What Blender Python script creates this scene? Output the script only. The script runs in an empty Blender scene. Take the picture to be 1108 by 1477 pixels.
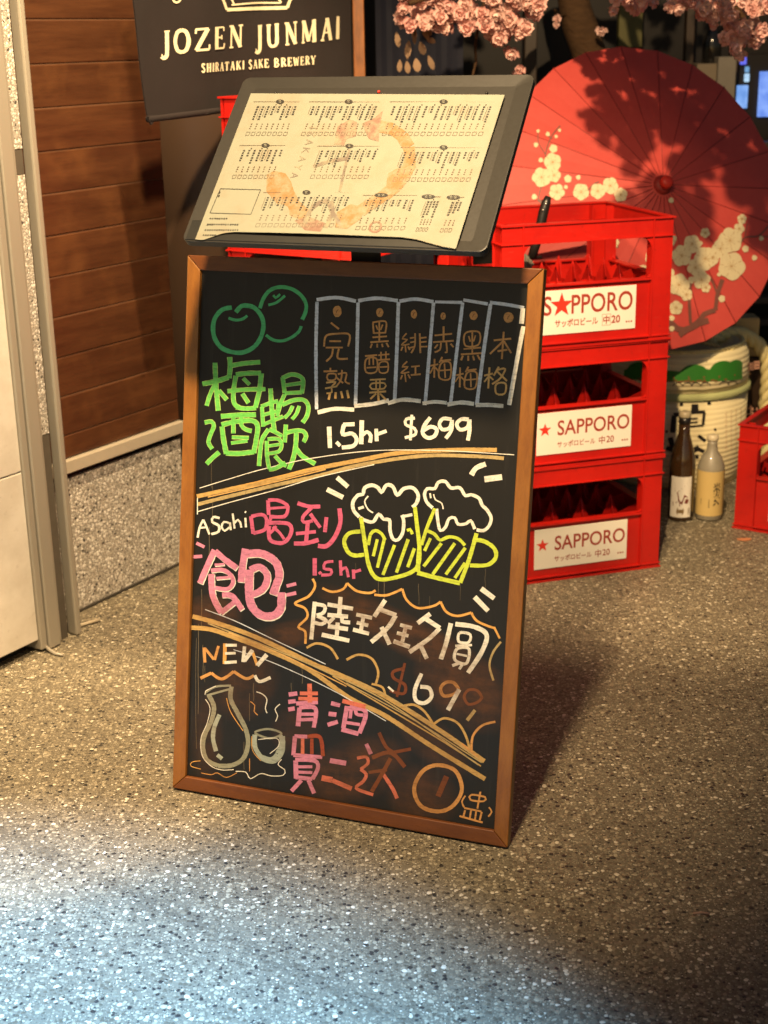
import bpy, math, random
from math import sin, cos, pi, radians, hypot, atan2
from mathutils import Vector, Matrix
random.seed(7)
SC = bpy.context.scene
COL = SC.collection

# ------------------------------------------------------------------ camera
FPX, PITCH, ROLL, CAMH = 2073.863, 0.320119, -0.018963, 1.231826
CX, CY = 554.0, 738.5
CAM = Vector((0, 0, CAMH))
FW = Vector((0, cos(PITCH), -sin(PITCH)))
_u = Vector((0, sin(PITCH), cos(PITCH)))
CXV = cos(ROLL) * Vector((1, 0, 0)) + sin(ROLL) * _u
CYV = cos(ROLL) * _u - sin(ROLL) * Vector((1, 0, 0))
cd = bpy.data.cameras.new('camera')
cd.sensor_fit = 'HORIZONTAL'; cd.sensor_width = 36; cd.lens = FPX / 1108 * 36
cd.clip_start = 0.05; cd.clip_end = 100
cd.dof.use_dof = True; cd.dof.focus_distance = 2.36; cd.dof.aperture_fstop = 7.5
cam = bpy.data.objects.new('camera', cd); COL.objects.link(cam)
m = Matrix((CXV, CYV, -FW)).transposed().to_4x4(); m.translation = CAM
cam.matrix_world = m
SC.camera = cam

# ------------------------------------------------------------------ world, lamps, exposure
w = bpy.data.worlds.new('World'); SC.world = w; w.use_nodes = True
nt = w.node_tree; bg = nt.nodes['Background']
sky = nt.nodes.new('ShaderNodeTexSky'); sky.sky_type = 'NISHITA'; sky.sun_disc = False
sky.sun_elevation = radians(14); sky.sun_rotation = radians(200)
nt.links.new(sky.outputs[0], bg.inputs[0]); bg.inputs[1].default_value = 0.037

def spot(name, loc, target, watts, color, angle, blend, radius):
    d = bpy.data.lights.new(name, 'SPOT'); d.energy = watts; d.color = color
    d.spot_size = radians(angle); d.spot_blend = blend; d.shadow_soft_size = radius
    o = bpy.data.objects.new(name, d); COL.objects.link(o); o.location = loc
    o.rotation_euler = (Vector(target) - Vector(loc)).to_track_quat('-Z', 'Y').to_euler()
    return o
WARM = (1.0, 0.71, 0.39)
spot('shop_spotlight', (-0.085, 1.32, 2.10), (-0.42, 2.78, 0.40), 315, WARM, 80, 0.85, 0.055)
LW = Vector((0.25, 1.70, 2.28))
spot('window_spotlight', LW, (0.76, 3.5, 0.85), 360, WARM, 62, 0.5, 0.014)
spot('banner_spotlight', (-0.25, 2.34, 2.46), (-0.60, 3.33, 0.50), 330, WARM, 56, 0.7, 0.015)
spot('door_spotlight', (-0.66, 2.02, 2.45), (-0.69, 2.32, 0.0), 330, WARM, 25, 0.45, 0.02)
spot('street_lamp_light', (-0.84, 0.92, 2.9), (-0.74, 1.00, 0.0), 2700, (0.25, 0.56, 1.0), 46, 0.6, 0.05)

SC.view_settings.view_transform = 'Standard'; SC.view_settings.look = 'None'
SC.view_settings.exposure = 0.0; SC.view_settings.gamma = 1.0
SC.view_settings.use_curve_mapping = False
SC.cycles.max_bounces = 6

# ------------------------------------------------------------------ helpers
def ray(x, y):
    return FW + CXV * ((x - CX) / FPX) - CYV * ((y - CY) / FPX)
def onplane(x, y, p0, n):
    d = ray(x, y); n = Vector(n)
    return CAM + d * ((Vector(p0) - CAM).dot(n) / d.dot(n))
def YY(y): return 1.0994 * y + 0.0646
def atY(x, y, Y):
    Y = YY(Y)
    return onplane(x, y, (0, Y, 0), (0, 1, 0))
def ground(x, y, z=0):
    return onplane(x, y, (0, 0, z), (0, 0, 1))

def lin(c):
    return tuple(((v / 255) / 12.92 if v / 255 <= 0.04045 else ((v / 255 + 0.055) / 1.055) ** 2.4) for v in c)

class NT:
    def __init__(self, name):
        self.m = bpy.data.materials.new(name); self.m.use_nodes = True
        self.t = self.m.node_tree; self.b = self.t.nodes['Principled BSDF']
    def n(self, kind, **kw):
        nd = self.t.nodes.new('ShaderNode' + kind)
        for k, v in kw.items():
            if hasattr(nd, k): setattr(nd, k, v)
            else: nd.inputs[k].default_value = v
        return nd
    def l(self, a, b):
        self.t.links.new(a, b)
    def coord(self, which='Object', scale=(1, 1, 1)):
        c = self.n('TexCoord'); mp = self.n('Mapping'); mp.inputs['Scale'].default_value = scale
        self.l(c.outputs[which], mp.inputs[0]); return mp.outputs[0]
    def math(self, op, a, b=None, c=None, clamp=False):
        nd = self.t.nodes.new('ShaderNodeMath'); nd.operation = op; nd.use_clamp = clamp
        for i, v in enumerate((a, b, c)):
            if v is None: continue
            if isinstance(v, (int, float)): nd.inputs[i].default_value = v
            else: self.l(v, nd.inputs[i])
        return nd.outputs[0]
    def mix(self, f, a, b):
        nd = self.t.nodes.new('ShaderNodeMix'); nd.data_type = 'RGBA'
        for s, v in ((0, f), (6, a), (7, b)):
            if isinstance(v, (int, float)): nd.inputs[s].default_value = v
            elif isinstance(v, tuple): nd.inputs[s].default_value = (*v[:3], 1)
            else: self.l(v, nd.inputs[s])
        return nd.outputs[2]
    def noise(self, vec, scale, detail=4, rough=0.6):
        nd = self.n('TexNoise'); nd.inputs['Scale'].default_value = scale
        nd.inputs['Detail'].default_value = detail; nd.inputs['Roughness'].default_value = rough
        if vec is not None: self.l(vec, nd.inputs['Vector'])
        return nd.outputs['Fac']
    def ramp(self, f, stops, const=False):
        nd = self.t.nodes.new('ShaderNodeValToRGB'); r = nd.color_ramp
        if const: r.interpolation = 'CONSTANT'
        while len(r.elements) < len(stops): r.elements.new(0.5)
        for e, (p, c) in zip(r.elements, stops):
            e.position = p; e.color = (*(c if isinstance(c, tuple) else (c, c, c)), 1)
        self.l(f, nd.inputs[0]); return nd.outputs[0]
    def bump(self, h, strength=0.3, dist=0.001):
        nd = self.t.nodes.new('ShaderNodeBump'); nd.inputs['Strength'].default_value = strength
        nd.inputs['Distance'].default_value = dist
        self.l(h, nd.inputs['Height']); self.l(nd.outputs[0], self.b.inputs['Normal'])
    def set(self, col=None, rough=None, spec=None, metal=None):
        for k, v in (('Base Color', col), ('Roughness', rough), ('Specular IOR Level', spec), ('Metallic', metal)):
            if v is None: continue
            if isinstance(v, tuple): self.b.inputs[k].default_value = (*v[:3], 1)
            elif isinstance(v, (int, float)): self.b.inputs[k].default_value = v
            else: self.l(v, self.b.inputs[k])
        return self.m

def simple(name, col, rough=0.5, var=0.12, scale=30, bump=0.0, metal=0.0, spec=0.5, stretch=(1, 1, 1), dark=0.55):
    t = NT(name); v = t.coord(scale=stretch); f = t.noise(v, scale, 5)
    c2 = tuple(x * dark for x in col)
    f2 = t.math('MULTIPLY', t.math('SUBTRACT', f, 0.35, clamp=True), var * 6, clamp=True)
    c = t.mix(f2, col, c2)
    r = t.math('ADD', t.math('MULTIPLY', f, 0.2), rough - 0.1)
    t.set(c, r, spec, metal)
    if bump: t.bump(f, bump, 0.002)
    return t.m

class MB:
    """collects polygons of one mesh"""
    def __init__(self): self.v = []; self.f = []; self.sm = []
    def add(self, vs, fs, smooth=False):
        o = len(self.v); self.v += [tuple(p) for p in vs]
        self.f += [tuple(i + o for i in f) for f in fs]; self.sm += [smooth] * len(fs)
    def box(self, x0, x1, y0, y1, z0, z1, tf=None):
        vs = [(x, y, z) for z in (z0, z1) for y in (y0, y1) for x in (x0, x1)]
        if tf: vs = [tf(*p) for p in vs]
        self.add(vs, [(0, 2, 3, 1), (4, 5, 7, 6), (0, 1, 5, 4), (1, 3, 7, 5), (3, 2, 6, 7), (2, 0, 4, 6)])
    def prism(self, pts, z0, z1, tf=None):
        n = len(pts); vs = [(x, y, z0) for x, y in pts] + [(x, y, z1) for x, y in pts]
        if tf: vs = [tf(*p) for p in vs]
        self.add(vs, [tuple(range(n))[::-1], tuple(range(n, 2 * n))] + [(i, (i + 1) % n, n + (i + 1) % n, n + i) for i in range(n)])
    def lathe(self, prof, n=32, c=(0, 0, 0), smooth=True, caps=True):
        vs = []; fs = []
        for r, z in prof:
            for i in range(n):
                a = 2 * pi * i / n; vs.append((c[0] + r * cos(a), c[1] + r * sin(a), c[2] + z))
        for j in range(len(prof) - 1):
            for i in range(n):
                k = (i + 1) % n; fs.append((j * n + i, j * n + k, (j + 1) * n + k, (j + 1) * n + i))
        if caps:
            fs.append(tuple(range(n))[::-1]); fs.append(tuple(range((len(prof) - 1) * n, len(prof) * n)))
        self.add(vs, fs, smooth)
    def tube(self, path, rad, n=8, smooth=True):
        path = [Vector(p) for p in path]; vs = []; fs = []; N = len(path)
        if isinstance(rad, (int, float)): rad = [rad] * N
        ref = None
        for i, p in enumerate(path):
            d = (path[min(i + 1, N - 1)] - path[max(i - 1, 0)]).normalized()
            if ref is None: ref = d.orthogonal().normalized()
            a = (ref - d * ref.dot(d)).normalized(); ref = a; b = d.cross(a)
            for k in range(n):
                t = 2 * pi * k / n; vs.append(p + (a * cos(t) + b * sin(t)) * rad[i])
        for j in range(N - 1):
            for i in range(n):
                k = (i + 1) % n; fs.append((j * n + i, j * n + k, (j + 1) * n + k, (j + 1) * n + i))
        fs.append(tuple(range(n))[::-1]); fs.append(tuple(range((N - 1) * n, N * n)))
        self.add(vs, fs, smooth)
    def mesh(self, name, mat=None):
        me = bpy.data.meshes.new(name); me.from_pydata(self.v, [], self.f)
        me.polygons.foreach_set('use_smooth', self.sm)
        if mat: me.materials.append(mat)
        me.update(); return me
    def build(self, name, mat, parent=None, bevel=0, seg=2):
        return link(self.mesh(name, mat), name, parent, bevel, seg)

def link(me, name, parent=None, bevel=0, seg=2):
    o = bpy.data.objects.new(name, me); COL.objects.link(o)
    if parent is not None: o.parent = parent
    if bevel:
        b = o.modifiers.new('bevel', 'BEVEL'); b.width = bevel; b.segments = seg; b.limit_method = 'ANGLE'
        b.angle_limit = radians(35)
    return o
def tag(o, label=None, cat=None, group=None, kind=None):
    if label: o['label'] = label
    if cat: o['category'] = cat
    if group: o['group'] = group
    if kind: o['kind'] = kind
    return o
def thing(name, label, cat, mw=None, group=None):
    o = bpy.data.objects.new(name, None); COL.objects.link(o)
    if isinstance(mw, Matrix): o.matrix_world = mw
    elif mw is not None: o.location = mw
    o.empty_display_size = 0.05
    return tag(o, label, cat, group)
def frame(origin, x, y, z):
    mt = Matrix((Vector(x), Vector(y), Vector(z))).transposed().to_4x4(); mt.translation = Vector(origin); return mt
def copy_tree(o, parent=None):
    c = o.copy(); COL.objects.link(c); c.parent = parent
    for ch in list(o.children): copy_tree(ch, c)
    return c
_tc = {}
def text2d(s, x0, x1, y0, y1, bold=0.0):
    """2-D outline faces of a piece of lettering, fitted to a rectangle"""
    key = (s, bold)
    if key not in _tc:
        c = bpy.data.curves.new('lettering', 'FONT'); c.body = s; c.resolution_u = 4; c.offset = bold
        o = bpy.data.objects.new('lettering', c); COL.objects.link(o)
        me = bpy.data.meshes.new_from_object(o.evaluated_get(bpy.context.evaluated_depsgraph_get()))
        _tc[key] = ([(v.co.x, v.co.y) for v in me.vertices], [tuple(p.vertices) for p in me.polygons])
        bpy.data.objects.remove(o); bpy.data.meshes.remove(me); bpy.data.curves.remove(c)
    vs, fs = _tc[key]
    a, b = min(v[0] for v in vs), max(v[0] for v in vs); c_, d = min(v[1] for v in vs), max(v[1] for v in vs)
    return [(x0 + (x - a) / (b - a) * (x1 - x0), y0 + (y - c_) / (d - c_) * (y1 - y0)) for x, y in vs], fs

def smooth_path(pts, step=3.0):
    if len(pts) < 3: return pts
    out = []; P = [pts[0]] + list(pts) + [pts[-1]]
    if hypot(pts[0][0] - pts[-1][0], pts[0][1] - pts[-1][1]) < 1e-6: P = [pts[-2]] + list(pts) + [pts[1]]
    for i in range(1, len(P) - 2):
        p0, p1, p2, p3 = P[i - 1], P[i], P[i + 1], P[i + 2]
        n = max(1, int(hypot(p2[0] - p1[0], p2[1] - p1[1]) / step))
        for k in range(n):
            t = k / n
            out.append(tuple(0.5 * (2 * p1[j] + (p2[j] - p0[j]) * t + (2 * p0[j] - 5 * p1[j] + 4 * p2[j] - p3[j]) * t * t + (3 * p1[j] - p0[j] - 3 * p2[j] + p3[j]) * t ** 3) for j in (0, 1)))
    out.append(tuple(pts[-1])); return out
def ribbon2d(pts, w, rnd=random, curve=True):
    """a marker stroke: centre line and width in, left and right edge out"""
    p = smooth_path(pts) if curve else pts
    L = []; R = []; n = len(p)
    for i, (x, y) in enumerate(p):
        a = p[max(i - 1, 0)]; b = p[min(i + 1, n - 1)]
        dx, dy = b[0] - a[0], b[1] - a[1]; l = hypot(dx, dy) or 1
        ww = w / 2 * (1 + rnd.uniform(-0.07, 0.07))
        L.append((x - dy / l * ww, y + dx / l * ww)); R.append((x + dy / l * ww, y - dx / l * ww))
    return L, R
def add_ribbon(mb, pts, w, to3d, depth, curve=True):
    L, R = ribbon2d(pts, w, curve=curve); n = len(L)
    vs = [to3d(*p, depth) for p in L] + [to3d(*p, depth) for p in R]
    mb.add(vs, [(i, i + 1, n + i + 1, n + i) for i in range(n - 1)])

# ------------------------------------------------------------------ materials
def pebble(name, matrix, stops, scale=118, fine=270, stain=None, rough=0.5):
    t = NT(name); v = t.coord()
    wob = t.n('TexNoise'); wob.inputs['Scale'].default_value = 60; t.l(v, wob.inputs['Vector'])
    vm = t.n('VectorMath', operation='MULTIPLY_ADD'); t.l(wob.outputs['Color'], vm.inputs[0])
    vm.inputs[1].default_value = (0.006, 0.006, 0.006); t.l(v, vm.inputs[2])
    def layer(sc, lo, hi):
        vo = t.n('TexVoronoi'); vo.inputs['Scale'].default_value = sc; t.l(vm.outputs[0], vo.inputs['Vector'])
        sep = t.n('SeparateColor'); t.l(vo.outputs['Color'], sep.inputs[0])
        rad = t.math('MULTIPLY_ADD', sep.outputs[1], hi - lo, lo)
        mask = t.math('MULTIPLY', t.math('SUBTRACT', rad, vo.outputs['Distance']), 14, clamp=True)
        return mask, sep.outputs[0], vo.outputs['Distance']
    m1, r1, d1 = layer(scale, 0.30, 0.66); m2, r2, d2 = layer(fine, 0.25, 0.6)
    big = t.noise(v, 2.2, 5); mid = t.noise(v, 14, 4)
    base = t.mix(t.math('MULTIPLY', mid, 1.0), matrix, tuple(c * 0.62 for c in matrix))
    c = t.mix(m2, base, t.ramp(r2, stops, True))
    c = t.mix(m1, c, t.ramp(r1, stops, True))
    dirt = t.math('MULTIPLY', t.math('SUBTRACT', big, 0.42, clamp=True), 2.4, clamp=True)
    c = t.mix(t.math('MULTIPLY', dirt, 0.45), c, tuple(x * 0.35 for x in matrix))
    if stain:
        sep = t.n('SeparateXYZ'); t.l(v, sep.inputs[0])
        for (x0, y0, x1, y1, wd, s) in stain:
            l = hypot(x1 - x0, y1 - y0); nx, ny = -(y1 - y0) / l, (x1 - x0) / l
            dd = t.math('ABSOLUTE', t.math('ADD', t.math('ADD', t.math('MULTIPLY', sep.outputs[0], nx), t.math('MULTIPLY', sep.outputs[1], ny)),
                       t.math('MULTIPLY_ADD', mid, 0.05, -(x0 * nx + y0 * ny) - 0.025)))
            k = t.math('MULTIPLY', t.math('SUBTRACT', 1.0, t.math('DIVIDE', dd, wd), clamp=True), s, clamp=True)
            c = t.mix(k, c, tuple(x * 0.3 for x in matrix))
    t.set(c, t.math('MULTIPLY_ADD', m1, -0.18, rough + 0.12), 0.5)
    h = t.math('ADD', t.math('MULTIPLY', m1, t.math('SUBTRACT', 0.8, d1)), t.math('MULTIPLY', m2, 0.3))
    t.bump(t.math('ADD', h, t.math('MULTIPLY', mid, 0.5)), 0.7, 0.0016)
    return t.m
STOPS = [(0, (0.020, 0.019, 0.017)), (0.11, (0.100, 0.084, 0.057)), (0.32, (0.18, 0.155, 0.108)), (0.58, (0.26, 0.22, 0.15)), (0.80, (0.37, 0.325, 0.23)), (0.945, (0.64, 0.58, 0.45))]
M_floor = pebble('exposed_pebble_floor', (0.17, 0.145, 0.100), STOPS, 148, 310,
                 stain=[(-0.573, 2.031, -0.1475, 1.7056, 0.026, 0.35)])
M_pebwall = pebble('pebbledash', (0.34, 0.315, 0.27), [(0, (0.06, 0.055, 0.05)), (0.09, (0.42, 0.38, 0.32)), (0.4, (0.62, 0.58, 0.52)), (0.8, (0.82, 0.79, 0.73))], 150, 320, rough=0.55)

def wood(name, c1, c2, c3, axis_scale, rough=0.45, ring=9.0, randomize=True, knots=False):
    t = NT(name); tc = t.n('TexCoord'); mp = t.n('Mapping'); mp.inputs['Scale'].default_value = axis_scale
    vec = tc.outputs['Object']
    if randomize:
        oi = t.n('ObjectInfo'); cm = t.n('CombineXYZ')
        t.l(t.math('MULTIPLY', oi.outputs['Random'], 37.0), cm.inputs[0]); t.l(t.math('MULTIPLY', oi.outputs['Random'], 11.0), cm.inputs[2])
        ad = t.n('VectorMath', operation='ADD'); t.l(vec, ad.inputs[0]); t.l(cm.outputs[0], ad.inputs[1]); vec = ad.outputs[0]
    t.l(vec, mp.inputs[0])
    f = t.noise(mp.outputs[0], ring, 8, 0.65); g = t.noise(mp.outputs[0], ring * 7, 3)
    b = t.noise(vec, 6, 3)
    c = t.mix(t.ramp(f, [(0.35, 0.0), (0.65, 1.0)]), c1, c2)
    c = t.mix(t.math('MULTIPLY', t.ramp(b, [(0.5, 0.0), (0.72, 1.0)]), 0.65), c, c3)
    c = t.mix(t.math('MULTIPLY', t.ramp(g, [(0.52, 0.0), (0.75, 1.0)]), 0.4), c, tuple(x * 0.4 for x in c1))
    if knots:
        vo = t.n('TexVoronoi'); vo.inputs['Scale'].default_value = 7.5; t.l(vec, vo.inputs['Vector'])
        k = t.ramp(vo.outputs['Distance'], [(0.05, 1.0), (0.13, 0.0)])
        c = t.mix(t.math('MULTIPLY', k, 0.8), c, tuple(x * 0.3 for x in c1))
    t.set(c, t.math('MULTIPLY_ADD', g, 0.25, rough - 0.1), 0.5)
    t.bump(t.math('ADD', f, t.math('MULTIPLY', g, 0.4)), 0.25, 0.001)
    return t.m
M_plank = wood('stained_plank_wood', (0.086, 0.034, 0.0145), (0.050, 0.0185, 0.0085), (0.145, 0.060, 0.022), (1.3, 1.0, 13.0), 0.33, 3, True, True)
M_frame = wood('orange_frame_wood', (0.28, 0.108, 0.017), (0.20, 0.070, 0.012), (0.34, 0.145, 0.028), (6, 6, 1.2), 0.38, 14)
M_post = wood('orange_post_wood', (0.30, 0.10, 0.02), (0.12, 0.04, 0.01), (0.4, 0.16, 0.04), (5, 5, 1), 0.4, 12)

M_red = simple('red_crate_plastic', (0.43, 0.009, 0.005), 0.33, 0.10, 9, 0.06, dark=0.6)
def scuffed_plastic():
    t = NT('red_crate_plastic'); v = t.coord(); f = t.noise(v, 7, 5); mp = t.n('Mapping'); mp.inputs['Rotation'].default_value = (0.2, 0.5, 0.1); mp.inputs['Scale'].default_value = (1, 1, 16)
    t.l(v, mp.inputs[0]); g = t.noise(mp.outputs[0], 26, 6, 0.75); h = t.noise(v, 60, 4, 0.7)
    c = t.mix(t.ramp(f, [(0.4, 0.0), (0.7, 1.0)]), (0.46, 0.010, 0.005), (0.33, 0.007, 0.005))
    c = t.mix(t.math('MULTIPLY', t.ramp(g, [(0.62, 0.0), (0.70, 1.0)]), 0.35), c, (0.60, 0.09, 0.06))
    c = t.mix(t.math('MULTIPLY', t.ramp(h, [(0.60, 0.0), (0.75, 1.0)]), 0.45), c, (0.14, 0.012, 0.008))
    t.set(c, t.math('MULTIPLY_ADD', g, 0.35, 0.18), 0.5); t.bump(h, 0.10, 0.001); return t.m
M_red = scuffed_plastic()
M_label = simple('white_label', (0.72, 0.68, 0.60), 0.45, 0.05, 20, dark=0.8)
M_ink = simple('dark_red_ink', (0.30, 0.035, 0.02), 0.5, 0.02, 20)
M_star = simple('bright_red_ink', (0.62, 0.03, 0.015), 0.5, 0.02, 20)
M_black = simple('black_plastic', (0.012, 0.011, 0.010), 0.35, 0.1, 60)
M_steel = simple('steel', (0.6, 0.58, 0.54), 0.3, 0.05, 40, metal=0.9)
M_alu = simple('weathered_aluminium', (0.36, 0.33, 0.27), 0.5, 0.12, 9, 0.05, metal=0.35, stretch=(1, 1, 0.25), dark=0.6)
M_tray = simple('charcoal_tray_plastic', (0.027, 0.025, 0.021), 0.45, 0.06, 200, 0.05, dark=0.8)
M_lip_shaded = simple('shaded_tray_lip', (0.016, 0.016, 0.014), 0.5, 0.08, 80)

def painted_panel():
    t = NT('white_painted_panel'); v = t.coord(); f = t.noise(v, 5, 6); g = t.noise(v, 60, 3)
    c = t.mix(t.ramp(f, [(0.45, 0.0), (0.8, 1.0)]), (0.60, 0.56, 0.49), (0.36, 0.31, 0.24))
    c = t.mix(t.math('MULTIPLY', t.ramp(g, [(0.62, 0.0), (0.75, 1.0)]), 0.25), c, (0.25, 0.2, 0.14))
    t.set(c, 0.45, 0.5); t.bump(g, 0.08, 0.001); return t.m
M_panel = painted_panel()

def fabric(name, col, bumpy=0.5):
    t = NT(name); v = t.coord(); f = t.noise(v, 9, 4)
    wv = t.n('TexWave', bands_direction='DIAGONAL'); wv.inputs['Scale'].default_value = 300; t.l(v, wv.inputs['Vector'])
    c = t.mix(f, col, tuple(x * 0.6 for x in col)); t.set(c, 0.85, 0.2)
    t.b.inputs['Sheen Weight'].default_value = 0.02
    t.bump(t.math('ADD', wv.outputs['Fac'], t.math('MULTIPLY', f, 2)), bumpy, 0.0006); return t.m
M_banner = fabric('dark_banner_cloth', (0.022, 0.0165, 0.0165))
M_bannerink = simple('cream_print', (0.76, 0.70, 0.48), 0.7, 0.06, 60, dark=0.85)
M_bannerinkbeige = M_bannerink

# ---- board paint; the brown smears are marks on the board, shared by board and strokes
SMEARS = [(0.118, 0.318, 0.17, 0.032, 0.35, 1.0), (0.21, 0.245, 0.085, 0.055, 0.5, 0.95), (0.165, 0.15, 0.07, 0.035, 0.6, 0.6), (-0.11, 0.29, 0.13, 0.022, -0.35, 0.75),
          (-0.235, 0.315, 0.05, 0.03, 0.0, 0.8), (-0.17, 0.20, 0.07, 0.05, -0.9, 0.55), (0.03, 0.08, 0.10, 0.05, -0.5, 0.85), (0.15, 0.06, 0.06, 0.05, 0.0, 0.7), (-0.24, 0.1, 0.03, 0.09, 0.0, 0.35), (-0.08, 0.13, 0.04, 0.04, 0.2, 0.5)]
def smear_mask(t):
    v = t.coord(); sep = t.n('SeparateXYZ'); t.l(v, sep.inputs[0]); x, z = sep.outputs[0], sep.outputs[2]
    acc = None
    for cx, cz, rx, rz, an, s in SMEARS:
        ca, sa = cos(an), sin(an)
        u_ = t.math('ADD', t.math('MULTIPLY', x, ca / rx), t.math('MULTIPLY_ADD', z, -sa / rx, -(cx * ca - cz * sa) / rx))
        w_ = t.math('ADD', t.math('MULTIPLY', x, sa / rz), t.math('MULTIPLY_ADD', z, ca / rz, -(cx * sa + cz * ca) / rz))
        d = t.math('ADD', t.math('MULTIPLY', u_, u_), t.math('MULTIPLY', w_, w_))
        g = t.math('MULTIPLY', t.math('SUBTRACT', 1.25, d, clamp=True), s)
        acc = g if acc is None else t.math('MAXIMUM', acc, g)
    mp = t.n('Mapping'); mp.inputs['Rotation'].default_value = (0, radians(28), 0); mp.inputs['Scale'].default_value = (9, 1, 34); t.l(v, mp.inputs[0])
    n = t.noise(v, 22, 8, 0.75)
    n2 = t.noise(mp.outputs[0], 2.2, 6, 0.7)
    k = t.math('ADD', t.math('MULTIPLY', n, 2.2), t.math('MULTIPLY', n2, 1.7))
    return v, t.math('MULTIPLY', acc, t.math('SUBTRACT', k, 1.35, clamp=True), clamp=True)
def board_mat():
    t = NT('black_board_surface'); v, s = smear_mask(t)
    f = t.noise(v, 7, 6); g = t.noise(t.coord(scale=(60, 60, 3)), 2, 4)
    c = t.mix(f, (0.0085, 0.0078, 0.0068), (0.016, 0.0145, 0.012))
    c = t.mix(t.math('MULTIPLY', t.ramp(g, [(0.58, 0.0), (0.8, 1.0)]), 0.35), c, (0.05, 0.045, 0.038))
    c = t.mix(t.math('MULTIPLY', s, 0.95), c, (0.095, 0.038, 0.013))
    dust = t.noise(v, 420, 2); c = t.mix(t.math('MULTIPLY', t.ramp(dust, [(0.72, 0.0), (0.78, 1.0)]), 0.35), c, (0.16, 0.14, 0.11))
    t.set(c, t.math('MULTIPLY_ADD', f, 0.25, 0.30), 0.35); return t.m
M_board = board_mat()
_ink = {}
def ink(rgb, amount=0.85):
    key = (rgb, amount)
    if key in _ink: return _ink[key]
    t = NT('marker_paint'); v, s = smear_mask(t)
    col = lin(rgb)
    f = t.noise(v, 150, 4, 0.75); g = t.noise(v, 30, 3); sp = t.noise(v, 330, 2)
    c = t.mix(t.math('MULTIPLY', t.ramp(f, [(0.42, 0.0), (0.62, 1.0)]), 0.38), col, tuple(x * 0.55 for x in col))
    c = t.mix(t.math('MULTIPLY', t.ramp(sp, [(0.66, 0.0), (0.72, 1.0)]), 0.6), c, tuple(x * 0.18 for x in col))
    c = t.mix(t.math('MULTIPLY', g, 0.25), c, tuple(x * 0.6 for x in col))
    mp = t.n('Mapping'); mp.inputs['Rotation'].default_value = (0, radians(-35), 0); mp.inputs['Scale'].default_value = (14, 1, 90); t.l(v, mp.inputs[0])
    st = t.noise(mp.outputs[0], 3.0, 3, 0.6); thin = t.noise(v, 18, 5, 0.7)
    c = t.mix(t.math('MULTIPLY', t.ramp(st, [(0.52, 0.0), (0.66, 1.0)]), 0.40), c, tuple(x * 0.30 for x in col))
    c = t.mix(t.math('MULTIPLY', t.ramp(thin, [(0.56, 0.0), (0.72, 1.0)]), 0.5), c, tuple(x * 0.22 + 0.006 for x in col))
    c = t.mix(t.math('MULTIPLY', s, amount), c, (0.17, 0.062, 0.018))
    t.set(c, 0.55, 0.4); t.bump(f, 0.3, 0.0004)
    _ink[key] = t.m; return t.m

# ------------------------------------------------------------------ ground
mb = MB(); mb.box(-6, 7, -3, 9, -0.05, 0)
tag(mb.build('ground', M_floor), kind='structure')

# ------------------------------------------------------------------ boarded wall on the left
EW = 0.566973
D = Vector((sin(EW), cos(EW), 0)); E = Vector((cos(EW), -sin(EW), 0)); UP = Vector((0, 0, 1))
W0 = Vector((-0.5257, 3.3037, 0))
MW = frame(W0, D, -E, UP)          # local x along the wall, y into the wall, z up
wall = thing('boarded_wall', 'dark stained horizontal board wall over a pebbledash base with a pale metal sill', 'wall', MW)
Z1, S = 0.41295, 0.086171
plank_mesh = {}
def plank(x0, x1, z0, z1, kk):
    p = MB(); g = 0.0012
    n = 10; wob = random.uniform(-0.0008, 0.0008)
    p.box(x0, x1, wob, 0.03, z0 + g, z1 - g)
    return p.build('plank', M_plank, wall, 0.0022, 2)
XE = 0.068
M_seam = simple('lit_worn_seam_wood', (0.13, 0.066, 0.035), 0.5, 0.2, 40, stretch=(1, 1, 4), dark=0.4)  # paler than the planks: worn edges and the light caught there, as colour
plank(-0.47, XE, 0.361, Z1, 0)
for i in range(22):
    plank(-0.47, XE, Z1 + S * i, Z1 + S * (i + 1), i)
    p = MB(); p.box(-0.47, XE - 0.0005, 0.0012, 0.025, Z1 + S * i - 0.0014, Z1 + S * i + 0.0014); p.build('seam_strip', M_seam, wall)
p = MB(); p.box(-0.47, XE + 0.002, -0.014, 0.03, 0.332, 0.3605); p.build('sill', simple('cream_sill_metal', (0.42, 0.37, 0.29), 0.45, 0.1, 20), wall, 0.002)
p = MB(); p.box(-0.47, XE - 0.001, 0.008, 0.03, 0.317, 0.3318); p.build('sill_shadow_gap', M_black, wall)
p = MB(); p.box(-0.47, XE, 0.001, 0.03, -0.01, 0.3165); p.build('pebbledash_base', M_pebwall, wall)
p = MB(); p.box(-3.6, XE - 0.003, 0.0305, 0.12, -0.02, 2.6); p.build('wall_core', M_black, wall)

p = MB(); p.box(-0.40, XE, -0.004, 0.0008, 0.0003, 0.007); p.build('dirt_line', simple('dark_floor_grime', (0.04, 0.034, 0.026), 0.9, 0.2, 80, 0.4), wall, 0.0015)
# round dark column
cm = simple('dark_brown_column_paint', (0.105, 0.062, 0.038), 0.5, 0.15, 5, 0.04)
p = MB(); p.lathe([(0.24, -0.01), (0.24, 2.6)], 64)
o = p.build('round_column', cm); o.location = W0 + D * 0.43 - E * 0.165
tag(o, 'round dark brown column at the end of the boarded wall, behind the hanging banner', 'column')

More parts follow.
